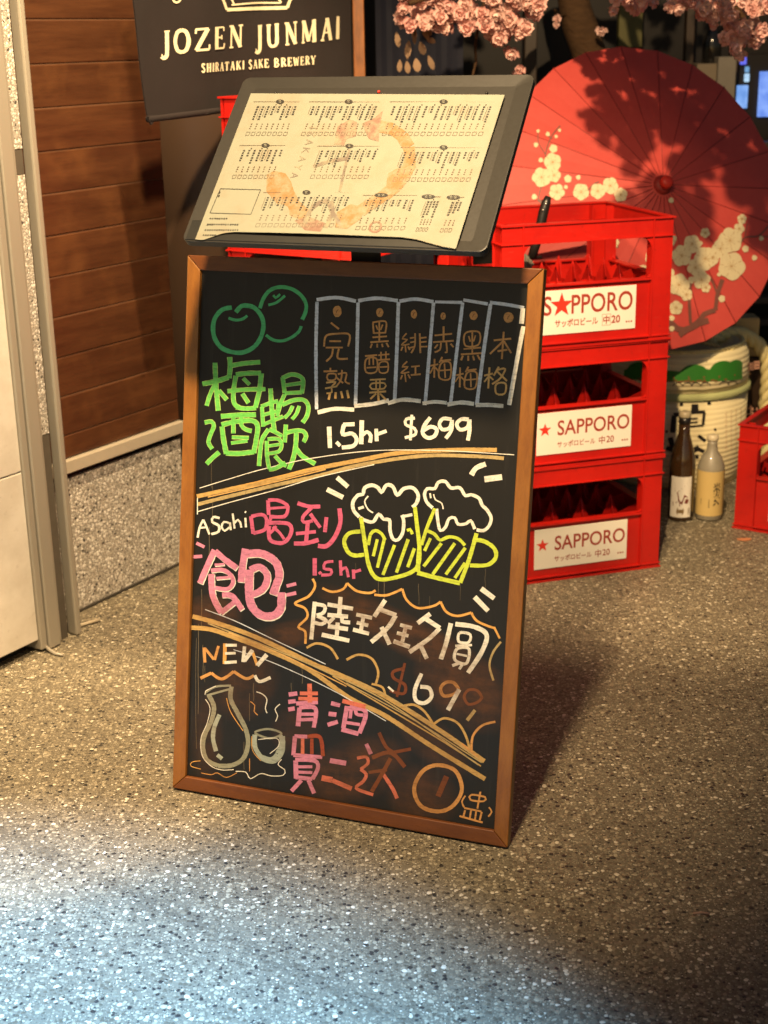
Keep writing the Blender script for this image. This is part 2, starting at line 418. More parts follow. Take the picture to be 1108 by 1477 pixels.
# ------------------------------------------------------------------ white panel and metal rail at the far left
pn = thing('panel_door', 'scuffed white painted metal door panel at the left edge, just above the floor', 'door', MW)
p = MB(); p.box(-2.2, -0.5305, -0.088, -0.055, 0.030, 0.40); p.build('lower_panel', M_panel, pn, 0.002)
p = MB(); p.box(-2.2, -0.5305, -0.088, -0.055, 0.4025, 2.4); p.build('upper_panel', M_panel, pn, 0.002)
p = MB(); p.box(-2.2, -0.535, -0.05, -0.02, -0.005, 0.06); p.build('gap_shade_strip', M_black, pn)  # black strip painting the shade in the gap under the door panel
rail = thing('shutter_guide_rail', 'upright weathered metal shutter guide rail with a pebbled strip inside its channel', 'rail', MW)
for (a, b, y0, y1) in ((-0.530, -0.512, -0.094, -0.02), (-0.510, -0.476, -0.098, -0.02), (-0.475, -0.4615, -0.086, -0.02)):
    p = MB(); p.box(a, b, y0, y1, 0.002 if a > -0.52 else 0.006, 2.4); p.build('profile', M_alu, rail, 0.003)
p = MB(); p.box(-0.4245, -0.408, -0.094, -0.066, 0.001, 2.4); p.build('outer_lip', M_alu, rail, 0.004)
p = MB(); p.box(-0.461, -0.4365, -0.080, -0.05, 0.46, 0.985); p.build('pebbled_strip', M_pebwall, rail)
p = MB(); p.box(-0.461, -0.4365, -0.080, -0.05, 1.035, 2.4); p.build('pebbled_strip', M_pebwall, rail)
p = MB(); p.box(-0.461, -0.4235, -0.048, -0.03, 0.0, 2.4); p.build('channel_back', M_black, rail)
M_darkcement = simple('dark_cement', (0.075, 0.062, 0.045), 0.8, 0.2, 30, 0.2)  # dark cement for the strip's lower length and one patch higher up
p = MB(); p.box(-0.461, -0.4365, -0.079, -0.0505, 0.0, 0.459); p.build('dark_strip', M_darkcement, rail)
p = MB(); p.box(-0.461, -0.4365, -0.079, -0.0505, 0.986, 1.034); p.build('dark_strip', M_darkcement, rail)
p = MB(); p.tube([MW.inverted() @ v for v in (ground(64, 930, 0.012), ground(72, 938, 0.006), ground(80, 943, 0.004), ground(91, 945, 0.004))], [0.0035, 0.004, 0.004, 0.002], 8)
o = p.build('bent_metal_strip', M_alu); o.matrix_world = MW
tag(o, 'short bent strip of pale metal curling out from the foot of the guide rail', 'metal strip')
p = MB(); a, b = ground(113, 903, 0.005), ground(144, 894, 0.005); p.tube([a, (a + b) / 2 + Vector((0, 0, 0.001)), b], 0.004, 8)
tag(p.build('thin_stick', simple('pale_stick', (0.4, 0.34, 0.24), 0.6)), 'thin pale stick lying on the floor by the pebbledash wall base', 'stick')

p = MB(); a, b = ground(1000, 1318, 0.003), ground(1024, 1318, 0.003); p.tube([a, (a + b) / 2 + Vector((0, 0.002, 0.001)), b], 0.0016, 6)
tag(p.build('twig', simple('pinkish_twig', (0.34, 0.2, 0.14), 0.7)), 'tiny pinkish twig lying alone on the floor at the lower right', 'twig')
p = MB(); a = ground(1074, 778, 0.002); p.prism([(a.x + 0.018 * cos(q) * (1 + .2 * sin(3 * q)), a.y + 0.009 * sin(q)) for q in [k * pi / 6 for k in range(12)]], 0.001, 0.003)
tag(p.build('fallen_petal', simple('orange_petal', (0.5, 0.2, 0.09), 0.7)), 'small orange petal on the floor in front of the right red crate', 'petal')

# ------------------------------------------------------------------ storefront backdrop, dark interior
bk = NT('dark_interior'); bv = bk.coord(); bf = bk.noise(bv, 3, 4); bk.set(bk.mix(bf, (0.005, 0.004, 0.003), (0.010, 0.006, 0.004)), 0.5, 0.3); M_dark = bk.m
p = MB(); p.box(-2.8, 4.8, YY(4.6), YY(4.75), 0, 3.2); tag(p.build('storefront_wall', M_dark), 'near-black storefront wall closing the view behind the cherry tree', 'wall')
M_navy = simple('navy_cloth', (0.012, 0.013, 0.028), 0.8, 0.2, 8, 0.2)
a, b = atY(541, 0, 4.1), atY(668, 0, 4.1)
p = MB(); n = 16
for k in range(n):
    x0 = a.x + (b.x - a.x) * k / n; x1 = a.x + (b.x - a.x) * (k + 1) / n
    y0 = YY(4.1) + 0.006 * sin(k * 1.9); y1 = YY(4.1) + 0.006 * sin((k + 1) * 1.9)
    p.add([(x0, y0, 0.5), (x1, y1, 0.5), (x1, y1, 2.2), (x0, y0, 2.2), (x0, y0 + .004, 0.5), (x1, y1 + .004, 0.5), (x1, y1 + .004, 2.2), (x0, y0 + .004, 2.2)], [(0, 1, 2, 3), (5, 4, 7, 6)], True)
tag(p.build('navy_curtain', M_navy), 'dark navy cloth curtain hanging behind the left blossom cluster', 'curtain')
a, b = atY(509.5, 60, 3.42), atY(526, 60, 3.42)
p = MB(); p.box(a.x, b.x, YY(3.42), YY(3.46), 0, 2.2); tag(p.build('wooden_post', M_post, None, 0.002), 'narrow orange-brown wooden post beside the right edge of the hanging banner', 'post')
wd = thing('window_frame', 'dark brown shop window frame behind the red paper umbrella', 'window frame', (0, YY(4.4), 0))
M_dkwood = simple('dark_window_wood', (0.035, 0.018, 0.008), 0.45, 0.15, 10, stretch=(6, 6, 1))
for px0, px1 in ((757, 775), (990, 1002), (1057, 1067)):
    a, b = atY(px0, 60, 4.4), atY(px1, 60, 4.4)
    p = MB(); p.box(a.x, b.x, 0, 0.05, 0.0, 2.4); p.build('mullion', M_dkwood, wd, 0.003)
a = atY(1100, 205, 4.35); p = MB(); p.box(0.4, 2.6, -0.06, 0.04, a.z - 0.05, a.z); p.build('window_ledge', M_dkwood, wd, 0.003)
for y_ in (430, 462):
    a = atY(1100, y_, 4.35); p = MB(); p.box(0.9, 2.6, -0.05, 0.03, a.z - 0.02, a.z); p.build('shelf_board', simple('worn_shelf_wood', (0.09, 0.055, 0.035), 0.6), wd, 0.002)
def panel_at(name, x0, y0, x1, y1, Y, mat, label, cat, th=0.04, parent=None):
    a, b = atY(x0, y0, Y), atY(x1, y1, Y)
    p = MB(); p.box(a.x, b.x, YY(Y), YY(Y) + th, b.z, a.z)
    o = p.build(name, mat, parent, 0.002)
    if label: tag(o, label, cat)
    return o
panel_at('hanging_strip', 896, -60, 926, 68, 4.3, simple('olive_strip', (0.085, 0.075, 0.012), 0.6), 'olive yellow cloth strip hanging behind the top of the umbrella', 'cloth strip')
panel_at('cardboard_box', 1006, 92, 1036, 170, 4.28, simple('dim_carton', (0.16, 0.125, 0.08), 0.6), 'beige carton behind the right shoulder of the umbrella', 'box', 0.15)
panel_at('display_case', 1037, 82, 1057, 190, 4.26, simple('dim_carton_grey', (0.17, 0.15, 0.12), 0.6), 'tall grey-beige box standing between the carton and the dark mullion', 'box', 0.15)
def emit(name, col, s):
    t = NT(name); v = t.coord(); f = t.noise(v, 22, 3)
    e = t.mix(t.ramp(f, [(0.35, 0.0), (0.62, 1.0)]), col, tuple(min(1, c * 1.3 + 0.12) for c in col))
    t.l(e, t.b.inputs['Emission Color']); t.b.inputs['Emission Strength'].default_value = s; t.set((0.02, 0.02, 0.03), 0.4); return t.m
fr = thing('lit_drinks_fridge', 'glass drinks fridge glowing blue at the right edge behind the umbrella', 'fridge', (0, 0, 0))
panel_at('cabinet', 1068, 78, 1180, 212, 4.52, M_dark, None, None, 0.06, fr)
for q in ((1050, 84, 1057, 94, 4.40, (0.12, 0.10, 0.75), .9), (1069, 82, 1077, 93, 4.50, (0.08, 0.10, 0.8), 1.0), (1076, 96, 1081, 104, 4.50, (0.10, 0.32, 0.6), .8), (1075, 106, 1081, 118, 4.50, (0.30, 0.50, 0.75), 1.0),
          (1064, 123, 1078, 156, 4.50, (0.12, 0.30, 0.75), 1.0), (1097, 103, 1130, 168, 4.50, (0.10, 0.24, 0.80), 1.0)):
    panel_at('lit_pane', *q[:5], emit('blue_glow', q[5], q[6]), None, None, 0.012, fr)

def lathe_obj(name, prof, mat, loc=None, parent=None, n=32):
    p = MB(); p.lathe(prof, n); o = p.build(name, mat, parent)
    if loc is not None: o.location = loc
    return o
a = atY(1027, 92, 4.33)
o = lathe_obj('dark_bottle', [(0.028, 0), (0.03, 0.004), (0.03, 0.07), (0.026, 0.085), (0.012, 0.115), (0.011, 0.15), (0.013, 0.152), (0.013, 0.162)], simple('black_glass', (0.01, 0.009, 0.008), 0.12), (a.x, YY(4.33) + 0.01, a.z))
tag(o, 'small black bottle standing on the beige carton under the right blossom cluster', 'bottle')

# ------------------------------------------------------------------ hanging banner
BD = D.copy(); BN0 = Vector((-cos(EW), sin(EW), 0)); LP = Vector((-0.334, 3.143, 0)); P0 = onplane(215, 174, LP - E * 0.03, BN0)
# banner local frame: x along D, y into wall side, z up
BN = Vector((-cos(EW), sin(EW), 0))
def on_banner(x, y, off=0.0):
    q = onplane(x, y, P0, BN); return q - BN * off
bn = thing('hanging_banner', 'dark grey cloth sake banner with cream lettering hanging over the stack of red crates', 'banner')
def bil(c, u, v):
    return tuple((1 - u) * (1 - v) * c[0][i] + u * (1 - v) * c[1][i] + u * v * c[2][i] + (1 - u) * v * c[3][i] for i in (0, 1))
BC = [(180, -62), (507, -110), (510, 138), (217, 176)]
def drape(px, py):
    return 0.004 * sin(px * 0.045 + py * 0.01) + 0.002 * sin(px * 0.11)
p = MB(); NU, NV = 40, 30; vs = []
for sd in (0, 1):
    for j in range(NV + 1):
        for i in range(NU + 1):
            x, y = bil(BC, i / NU, j / NV); vs.append(on_banner(x, y, drape(x, y) - sd * 0.0025))
nn = (NU + 1) * (NV + 1)
fs = [(j * (NU + 1) + i, j * (NU + 1) + i + 1, (j + 1) * (NU + 1) + i + 1, (j + 1) * (NU + 1) + i) for j in range(NV) for i in range(NU)]
fs += [tuple(k + nn for k in f[::-1]) for f in fs]
p.add(vs, fs, True); p.build('banner_cloth', M_banner, bn)
p = MB(); p.tube([on_banner(214 + (510 - 214) * k / 12, 172 + (134 - 172) * k / 12, 0.004 + drape(214 + 296 * k / 12, 160)) for k in range(13)], 0.0065, 10); p.build('hem_sleeve', M_banner, bn)
p = MB(); q = [on_banner(x, y, 0.003) for x, y in ((212, 168), (224, 170), (219, 178), (217, 180))]; q2 = [v + BN * 0.004 for v in q]
p.add(q + q2, [(0, 1, 2, 3), (7, 6, 5, 4), (0, 4, 5, 1), (1, 5, 6, 2), (2, 6, 7, 3), (3, 7, 4, 0)]); p.build('corner_flap', M_banner, bn)
def ban3(x, y, d=0.0): return on_banner(x, y, drape(x, y) + 0.0012 + d)
# serif capitals: strokes (x0,y0,x1,y1,weight 0 thin 1 thick) on a 0..1 box, polylines as lists
def serif(ch):
    T, H = 0.075, 0.17
    s = {'J': [([(.62, 1), (.62, .15), (.55, -.12), (.3, -.2), (.15, -.12)], H), ([(.38, 1), (.88, 1)], T), ([(.12, -.1), (.22, -.1)], H)],
         'O': [([(.5, 1), (.22, .9), (.08, .5), (.22, .1), (.5, 0)], H), ([(.5, 1), (.78, .9), (.92, .5), (.78, .1), (.5, 0)], H), ],
         'Z': [([(.08, .97), (.88, .97)], T + .03), ([(.84, .97), (.1, .03)], H), ([(.08, .03), (.92, .03)], T + .03), ([(.1, .97), (.08, .78)], T), ([(.92, .03), (.94, .25)], T)],
         'E': [([(.25, 1), (.25, 0)], H), ([(.1, .97), (.85, .97)], T), ([(.25, .52), (.68, .52)], T), ([(.1, .03), (.9, .03)], T), ([(.84, .97), (.86, .8)], T), ([(.88, .03), (.92, .24)], T), ([(.68, .62), (.68, .42)], T)],
         'N': [([(.2, 1), (.2, 0)], T), ([(.2, 1), (.8, 0)], H), ([(.8, 1), (.8, 0)], T), ([(.05, .98), (.28, .98)], T), ([(.08, .02), (.34, .02)], T), ([(.66, .98), (.94, .98)], T)],
         'U': [([(.22, 1), (.22, .3), (.32, .06), (.52, 0), (.72, .08), (.78, .3), (.78, 1)], H - .04), ([(.06, .98), (.38, .98)], T), ([(.64, .98), (.92, .98)], T)],
         'M': [([(.16, 1), (.12, 0)], T), ([(.16, 1), (.5, .05)], H), ([(.5, .05), (.84, 1)], T), ([(.84, 1), (.88, 0)], H), ([(.02, .02), (.24, .02)], T), ([(.74, .02), (1, .02)], T), ([(.06, .98), (.2, .98)], T), ([(.82, .98), (.96, .98)], T)],
         'A': [([(.5, 1), (.16, 0)], T), ([(.5, 1), (.84, 0)], H), ([(.28, .35), (.72, .35)], T), ([(.04, .02), (.3, .02)], T), ([(.68, .02), (.98, .02)], T)],
         'I': [([(.5, 1), (.5, 0)], H), ([(.32, .98), (.68, .98)], T), ([(.32, .02), (.68, .02)], T)],
         'S': [([(.8, .82), (.6, .98), (.35, .95), (.22, .74), (.5, .53), (.78, .3), (.66, .05), (.38, .02), (.18, .2)], H - .02)],
         'H': [([(.2, 1), (.2, 0)], H), ([(.8, 1), (.8, 0)], H), ([(.2, .52), (.8, .52)], T), ([(.05, .98), (.36, .98)], T), ([(.05, .02), (.36, .02)], T), ([(.64, .98), (.95, .98)], T), ([(.64, .02), (.95, .02)], T)],
         'R': [([(.22, 1), (.22, 0)], H), ([(.1, .97), (.55, .97), (.76, .76), (.55, .52), (.22, .52)], T + .04), ([(.48, .52), (.88, .02)], H), ([(.05, .02), (.4, .02)], T)],
         'T': [([(.5, 1), (.5, 0)], H), ([(.08, .97), (.92, .97)], T), ([(.08, .97), (.08, .8)], T), ([(.92, .97), (.92, .8)], T), ([(.34, .02), (.66, .02)], T)],
         'K': [([(.2, 1), (.2, 0)], H), ([(.8, .98), (.22, .42)], T), ([(.4, .58), (.88, .02)], H), ([(.05, .02), (.36, .02)], T), ([(.05, .98), (.36, .98)], T), ([(.64, .98), (.94, .98)], T)],
         'B': [([(.22, 1), (.22, 0)], H), ([(.1, .97), (.52, .97), (.72, .77), (.52, .54), (.22, .54)], T + .04), ([(.5, .54), (.82, .28), (.55, .03), (.1, .03)], T + .05)],
         'W': [([(.08, 1), (.3, 0)], H), ([(.3, 0), (.5, .9)], T), ([(.5, .9), (.72, 0)], H), ([(.72, 0), (.92, 1)], T), ([(-.02, .98), (.22, .98)], T), ([(.8, .98), (1.02, .98)], T)],
         'Y': [([(.1, 1), (.5, .48)], H), ([(.9, 1), (.5, .48)], T), ([(.5, .5), (.5, 0)], H), ([(-.02, .98), (.26, .98)], T), ([(.74, .98), (1, .98)], T), ([(.34, .02), (.66, .02)], T)]}
    return s[ch]
def serif_word(word, xl, yl, xr, yr, h, adv, parent, name, wscale=1.0):
    """word set along a base line from (xl,yl) to (xr,yr) on the banner, capitals h high"""
    p = MB(); tot = sum(adv.get(c, 1) for c in word); pos = 0; k = 0
    for c in word:
        a_ = adv.get(c, 1)
        if c != ' ':
            for pts, wt in serif(c):
                q = []
                for (x, y) in (smooth_path([(x * 40, y * 40) for x, y in pts]) if len(pts) > 2 else [(x * 40, y * 40) for x, y in pts]):
                    s_ = (pos + (0.06 + 0.80 * x / 40) * a_) / tot
                    bx = xl + (xr - xl) * s_; by = yl + (yr - yl) * s_
                    q.append((bx, by - y / 40 * h))
                L, R = ribbon2d(q, wt * h * wscale, curve=False); n_ = len(L); k += 1
                p.add([ban3(*v, k * 0.00002) for v in L] + [ban3(*v, k * 0.00002) for v in R], [(i, i + 1, n_ + i + 1, n_ + i) for i in range(n_ - 1)])
        pos += a_
    return p.build(name, M_bannerink, parent)
ADV = {'J': .72, 'O': 1.12, 'I': .55, ' ': .55, 'M': 1.2, 'E': .95, 'W': 1.3, 'N': 1.08, 'A': 1.05, 'S': .85, 'R': 1.0}
serif_word('JOZEN', 231, 78, 355, 67, 32, ADV, bn, 'brand_lettering', 1.0)
serif_word('JUNMAI', 368, 70, 494, 55, 32, ADV, bn, 'brand_lettering', 1.0)
serif_word('SHIRATAKI SAKE BREWERY', 287, 104.5, 454, 92.5, 12.5, ADV, bn, 'brewery_lettering', 1.1)
p = MB(); k = 0
for pts, w_ in (([(326, 14), (369, 12), (413, 11)], 5), ([(326, 14), (321, 2), (313, -12)], 4), ([(413, 11), (417, 0), (422, -14)], 4), ([(333, 7), (370, 4), (405, 4)], 2.5), ([(337, 7), (330, -8)], 2.5), ([(405, 4), (402, -2), (390, -3)], 2.5),
                ([(248, -6), (252, 2), (258, 3), (262, -2), (260, -10)], 3)):
    k += 1; add_ribbon(p, pts, w_, ban3, k * 0.00003)
p.build('emblem', M_bannerink, bn)

# ------------------------------------------------------------------ chalkboard sign
SX, SY, SA, SL, SH = -0.094669, 2.103609, -0.364345, 0.189092, 0.908496
SWv = Vector((cos(SA), sin(SA), 0)); SNh = Vector((-sin(SA), cos(SA), 0))
SUv = Vector((SNh.x * sin(SL), SNh.y * sin(SL), cos(SL))); SNv = SUv.cross(SWv) * -1
SNv = SWv.cross(SUv) * -1
MS = frame((SX, SY, 0.004), SWv, SNv, SUv)
MSI = MS.inverted()
sign = thing('chalkboard_sign', 'black marker-board menu sign in an orange wooden frame leaning back on the floor', 'sign', MS)
FWD = 0.024
def rail_part(q, d=0.020):
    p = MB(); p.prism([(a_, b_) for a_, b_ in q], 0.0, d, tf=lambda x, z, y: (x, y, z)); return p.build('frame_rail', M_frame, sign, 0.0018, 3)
hw = 0.3; g = 0.0002
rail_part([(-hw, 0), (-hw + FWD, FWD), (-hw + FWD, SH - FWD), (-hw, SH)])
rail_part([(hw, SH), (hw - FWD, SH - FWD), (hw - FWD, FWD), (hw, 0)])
M_frame_shaded = wood('orange_frame_wood_shaded', (0.155, 0.048, 0.010), (0.11, 0.032, 0.007), (0.20, 0.068, 0.015), (1.2, 6, 6), 0.38, 14)  # darker copy for bottom and top rails, dimmer light there put into colour
o = rail_part([(-hw + g, 0), (hw - g, 0), (hw - FWD - g, FWD), (-hw + FWD + g, FWD)]); o.data.materials[0] = M_frame_shaded
o = rail_part([(-hw + FWD + g, SH - FWD), (hw - FWD - g, SH - FWD), (hw - g, SH), (-hw + g, SH)]); o.data.materials[0] = M_frame_shaded
BY = 0.0075
p = MB(); p.box(-hw + FWD - 0.004, hw - FWD + 0.004, BY, BY + 0.006, FWD - 0.004, SH - FWD + 0.004); p.build('board', M_board, sign)
for s_ in (-1, 1):      # rear prop legs, in local axes
    p = MB(); x_ = s_ * 0.09
    top = Vector((x_, 0.024, 0.80)); bot = MSI @ (MS @ Vector((x_, 0.0, 0.0)) + SNh * 0.24); bot = Vector((x_, bot.y, bot.z))
    p.tube([top, bot], 0.008, 8); p.build('prop_leg', M_black, sign)

def on_board(x, y, d=0.0):
    q = onplane(x, y, MS @ Vector((0, BY, 0)), SNv); l = MSI @ q
    return Vector((l.x, BY - 0.00025 - d, l.z))

C = {'g': (80, 190, 116), 'G': (118, 215, 92), 'Y': (196, 222, 120), 'w': (246, 240, 222), 'b': (228, 233, 238), 'o': (216, 156, 88), 'O': (226, 178, 104), 'd': (203, 164, 96),
     'p': (212, 98, 132), 'P': (220, 138, 166), 'y': (208, 224, 70), 'n': (236, 176, 92), 'r': (226, 120, 96), 'R': (160, 70, 40), 'B': (120, 62, 28), 'e': (150, 150, 128), 'c': (168, 176, 160), 'k': (20, 17, 12), 'h': (190, 165, 110)}
layer = [0]
def draw(name, ox, oy, sc, text, edge=None, shadow=None):
    """strokes as 'colour width x,y x,y ...' in the enlarged picture of one part of the board"""
    n_lay = 0
    if name in ('cloud_drawing', 'accent_marks', 'plum_drawing'): text = text.replace(';', '\n')
    for ln in text.strip().split('\n'):
        if not ln.strip(): continue
        groups = {}
        for it in ln.split(';'):
            it = it.split()
            if not it: continue
            c = it[0]; wd_ = float(it[1]) / sc
            pts = [tuple(float(v) for v in q.split(',')) for q in it[2:]]
            pts = [(ox + x / sc, oy + y / sc) for x, y in pts]
            if edge: groups.setdefault(edge[0] + '0', []).append((pts, wd_ + edge[1], 0, 0))
            if shadow: groups.setdefault(shadow[0] + '0', []).append((pts, wd_, shadow[1], shadow[2]))
            groups.setdefault(c + '1', []).append((pts, wd_, 0, 0))
        n_lay += 1
        for c in sorted(groups, key=lambda s: s[1]):
            p = MB()
            for pts, wd_, dx, dy in groups[c]:
                layer[0] += 1
                base = 0.0 if c[1] == '0' else 0.00016
                add_ribbon(p, [(x + dx, y + dy) for x, y in pts], wd_, on_board, base + (layer[0] % 50) * 0.0000030)
            p.build(name, ink(C[c[0]]), sign)

draw('plum_drawing', 270, 380, 4.262, '''g 27 275,270 215,285 170,340 160,410 175,470 215,520 280,545 350,545 415,510 455,450 470,380 455,320 410,270 350,258 325,270 300,300; g 17 255,335 300,348 345,340 370,320
g 23 448,275 470,215 510,165 570,145 640,155 700,195 732,250 728,300 708,345; g 19 485,440 530,470 590,475 650,450 690,415 702,385; g 16 500,255 550,240 602,198; g 15 530,195 545,212 572,188''')
draw('plum_wine_lettering', 270, 380, 4.262, '''G 26 95,740 175,725 255,700; G 25 172,610 176,720 185,830 192,905; G 22 170,745 140,810 120,875; G 22 195,780 245,838; G 26 262,575 265,640 258,705; G 24 272,628 350,614 450,606
G 24 300,690 285,790 290,860 322,886; G 24 300,683 380,674 455,674; G 26 457,675 445,780 420,885; G 22 300,884 360,892 425,888; G 22 248,785 360,775 482,772; G 20 345,705 385,745; G 22 340,800 378,858
G 22 108,978 150,972 165,1000 145,1050 132,1100 155,1140; G 24 120,1232 160,1192 198,1160; G 26 208,940 320,932 424,930; G 22 285,945 285,1045; G 22 335,945 335,995 362,1020 398,1030; G 26 215,1002 225,1085 242,1170
G 26 212,992 300,972 400,966 434,1000 425,1085 410,1165; G 26 238,1166 320,1168 412,1158; G 18 275,1068 380,1072; G 18 270,1104 372,1090
G 20 460,880 468,1003; G 20 456,880 505,860 560,845; G 20 562,850 556,940; G 18 465,932 552,908; G 18 470,990 590,940; G 24 513,768 520,880 536,1030; G 22 588,700 600,795; G 22 585,705 640,682 690,692 714,722 705,800; G 18 608,748 702,735; G 20 600,797 705,792
G 20 600,805 575,862 556,930; G 22 585,870 650,842 715,838 745,875 738,935 710,978; G 18 650,875 628,920 598,950; G 18 690,875 672,925 645,958
G 22 502,1018 462,1080 450,1150 442,1245; G 20 505,1018 552,1042 585,1062; G 20 490,1090 492,1180 505,1262; G 18 495,1080 560,1078 582,1110 565,1155 500,1168; G 16 502,1122 568,1112; G 22 503,1266 545,1258 605,1225; G 20 540,1182 580,1225 612,1245
G 22 608,990 600,1100; G 22 610,1040 665,1028 715,1032 732,1062 716,1098; G 24 672,1040 668,1120 652,1200 626,1265; G 24 665,1130 710,1185 788,1232''', edge=('Y', 1.3))
draw('panel_drawing', 440, 400, 3.259, '''b 17 55,105 150,95 240,112; b 17 250,110 340,98 437,110; b 17 445,112 520,102 605,115; b 14 612,115 740,118; b 15 745,106 860,125; b 16 870,118 950,128 1030,143
b 16 57,115 52,350 55,620; b 16 250,118 245,350 238,600; b 17 440,115 432,350 422,580; b 16 605,118 590,300 565,600; b 16 742,118 720,300 685,590; b 17 873,125 840,350 808,600; w 22 1025,145 1018,218; w 20 1027,230 990,430 960,600
w 19 60,635 140,618 232,622; w 19 232,605 320,595 395,578; w 19 390,592 460,575 545,582; w 17 553,592 610,585 667,590; w 19 670,598 735,588 795,595; w 19 803,600 870,600 933,605''')
for x_, y_, rx_, ry_ in ((152, 160, 21, 28), (352, 165, 17, 22), (513, 173, 15, 21), (650, 182, 13, 17), (793, 180, 19, 22), (957, 188, 24, 26)):
    p = MB(); pts = [(440 + (x_ + rx_ * cos(k * pi / 8) * random.uniform(.92, 1.05)) / 3.259, 400 + (y_ + ry_ * sin(k * pi / 8) * random.uniform(.92, 1.05)) / 3.259) for k in range(16)]
    c_ = (440 + x_ / 3.259, 400 + y_ / 3.259); p.add([on_board(*c_, 0.0002)] + [on_board(*q, 0.0002) for q in pts], [(0, 1 + k, 1 + (k + 1) % 16) for k in range(16)]); p.build('gold_dot', ink(C['o']), sign)
    p = MB(); add_ribbon(p, [(c_[0] - 1.5, c_[1] + 2.5), (c_[0] - .3, c_[1] - 1.2), (c_[0] + 1.8, c_[1] - 2.6)], 0.9, on_board, 0.0003); p.build('gold_dot', ink(C['B']), sign)
draw('plum_names_lettering', 440, 400, 3.259, '''o 9 122,213 160,243; o 9 90,325 100,275 150,265 203,265 212,285 203,325; o 8 115,300 170,300; o 8 98,330 178,330; o 9 132,335 125,370 100,395; o 9 160,335 155,380 202,382
o 9 88,442 152,440; o 8 120,425 120,440; o 8 108,455 145,455 142,480 108,482 108,455; O 8 100,495 145,492 125,515 127,540 102,545; O 8 95,522 152,512; o 8 155,455 195,450 190,490 212,500; o 8 175,435 170,480 150,510; o 8 150,472 180,497; O 11 118,545 112,575; O 11 145,540 143,570; O 11 170,535 177,568; O 11 198,530 206,568
o 8 320,213 324,265; o 8 318,212 380,208 378,262; o 8 323,262 380,260; o 7 335,225 343,247; o 7 366,222 356,247; o 8 350,210 350,305; o 8 318,282 386,277; o 8 308,305 394,299; o 8 316,312 308,332; o 8 340,312 340,330; o 8 362,312 366,328; o 8 383,308 394,328
o 8 283,370 340,365; o 8 288,385 288,445 336,442 336,382 288,385; o 7 303,370 303,412; o 7 321,370 322,412; o 7 290,425 336,422; o 7 345,366 397,361; o 7 358,350 358,387; o 7 381,348 381,387; o 8 340,389 400,385; o 7 352,402 352,446 388,444 388,399 352,402; o 7 352,422 388,420
O 8 306,482 380,478; O 8 312,500 314,524 373,522 375,498 312,500; O 7 335,482 335,524; O 7 353,482 353,522; O 9 303,542 382,536; O 10 343,525 347,580; O 9 335,546 308,572; O 9 353,546 382,576
o 7 478,263 458,289 482,292 454,318 492,314; o 7 472,318 475,352; o 7 460,326 452,345; o 7 485,325 493,341; o 8 518,263 517,320 500,356; o 7 494,286 518,282; o 7 495,306 518,302; o 7 490,332 516,326; o 8 540,263 543,356; o 7 543,285 572,282; o 7 543,305 572,302; o 7 543,326 576,325
o 7 481,395 457,421 486,420 452,450 491,445; o 7 470,450 475,492; o 7 458,460 450,480; o 7 485,456 495,475; o 8 500,420 540,416; o 8 520,420 520,456; o 8 498,459 545,455
o 8 610,273 692,265; o 8 603,305 700,298; o 9 652,230 652,303; o 8 640,305 635,340 610,352; o 8 665,302 668,352 658,353; o 8 625,315 610,334; o 8 685,312 699,328
o 8 588,416 627,408; o 8 610,383 608,472; o 7 608,416 588,452; o 7 612,422 628,441; o 8 646,374 632,402; o 8 638,392 687,388; o 8 640,405 632,471 681,476 683,402 640,405; o 7 626,439 692,434; o 7 656,405 660,472
o 8 755,262 755,321 816,316 819,258 755,262; o 7 770,276 778,302; o 7 802,272 793,302; o 8 787,258 787,356; o 8 746,337 827,330; o 8 733,362 832,356; o 9 743,368 734,390; o 9 768,368 768,392; o 9 790,368 796,390; o 9 811,365 824,388
o 8 710,461 746,452; o 8 730,424 728,517; o 7 728,460 706,492; o 7 732,466 749,482; o 8 769,420 755,446; o 8 758,438 807,432; o 8 762,450 752,516 800,519 807,448 762,450; o 7 746,483 813,478; o 7 779,450 781,516
o 9 888,296 970,288; o 9 935,256 926,384; o 9 930,302 870,360; o 9 936,300 970,356; o 9 906,347 952,340
O 9 843,462 884,452; O 9 868,423 862,522; O 8 865,464 843,492; O 8 870,467 886,482; O 9 912,420 888,462; O 9 905,435 942,430 918,475 880,502; O 9 902,440 950,487; O 9 900,502 900,546 939,546 943,499 900,502''')
draw('price_lettering', 440, 400, 3.259, '''w 21 114,702 118,802; w 17 148,774 166,792; w 19 234,690 180,692; w 19 184,692 178,738 222,734 244,762 228,792 174,800; w 20 268,672 265,784; w 18 268,744 292,726 310,744 306,777; w 18 335,712 338,770; w 16 338,738 384,722
w 14 517,662 478,666 474,692 515,710 520,738 470,754; w 13 503,646 496,766; w 18 590,658 560,700 555,735 580,755 610,745 620,715 592,702 560,718; w 17 690,668 650,664 632,690 646,715 680,708 692,670; w 17 692,670 688,720 662,757; w 18 770,668 735,667 714,690 730,716 765,705 774,668; w 18 774,668 774,720 766,767''')
draw('gold_band', 0, 0, 1, '''d 6.2 284,716 330,706 389,693 448,677.6 520,663.5 578,653 655,649 717,649; h 5.2 285,727.5 330,716 401,699 460,686 520,670.5 609,657.6 685,658 727,661; w 1.2 288,704 330,691 382,676 450,661 540,650 640,650 742,656
w 1.3 285,738 330,725 400,706 460,688 540,670; w 1.3 285,718 285,742; O 1.6 300,717 389,697 470,677; n 1.4 300,713 389,690 470,671''')
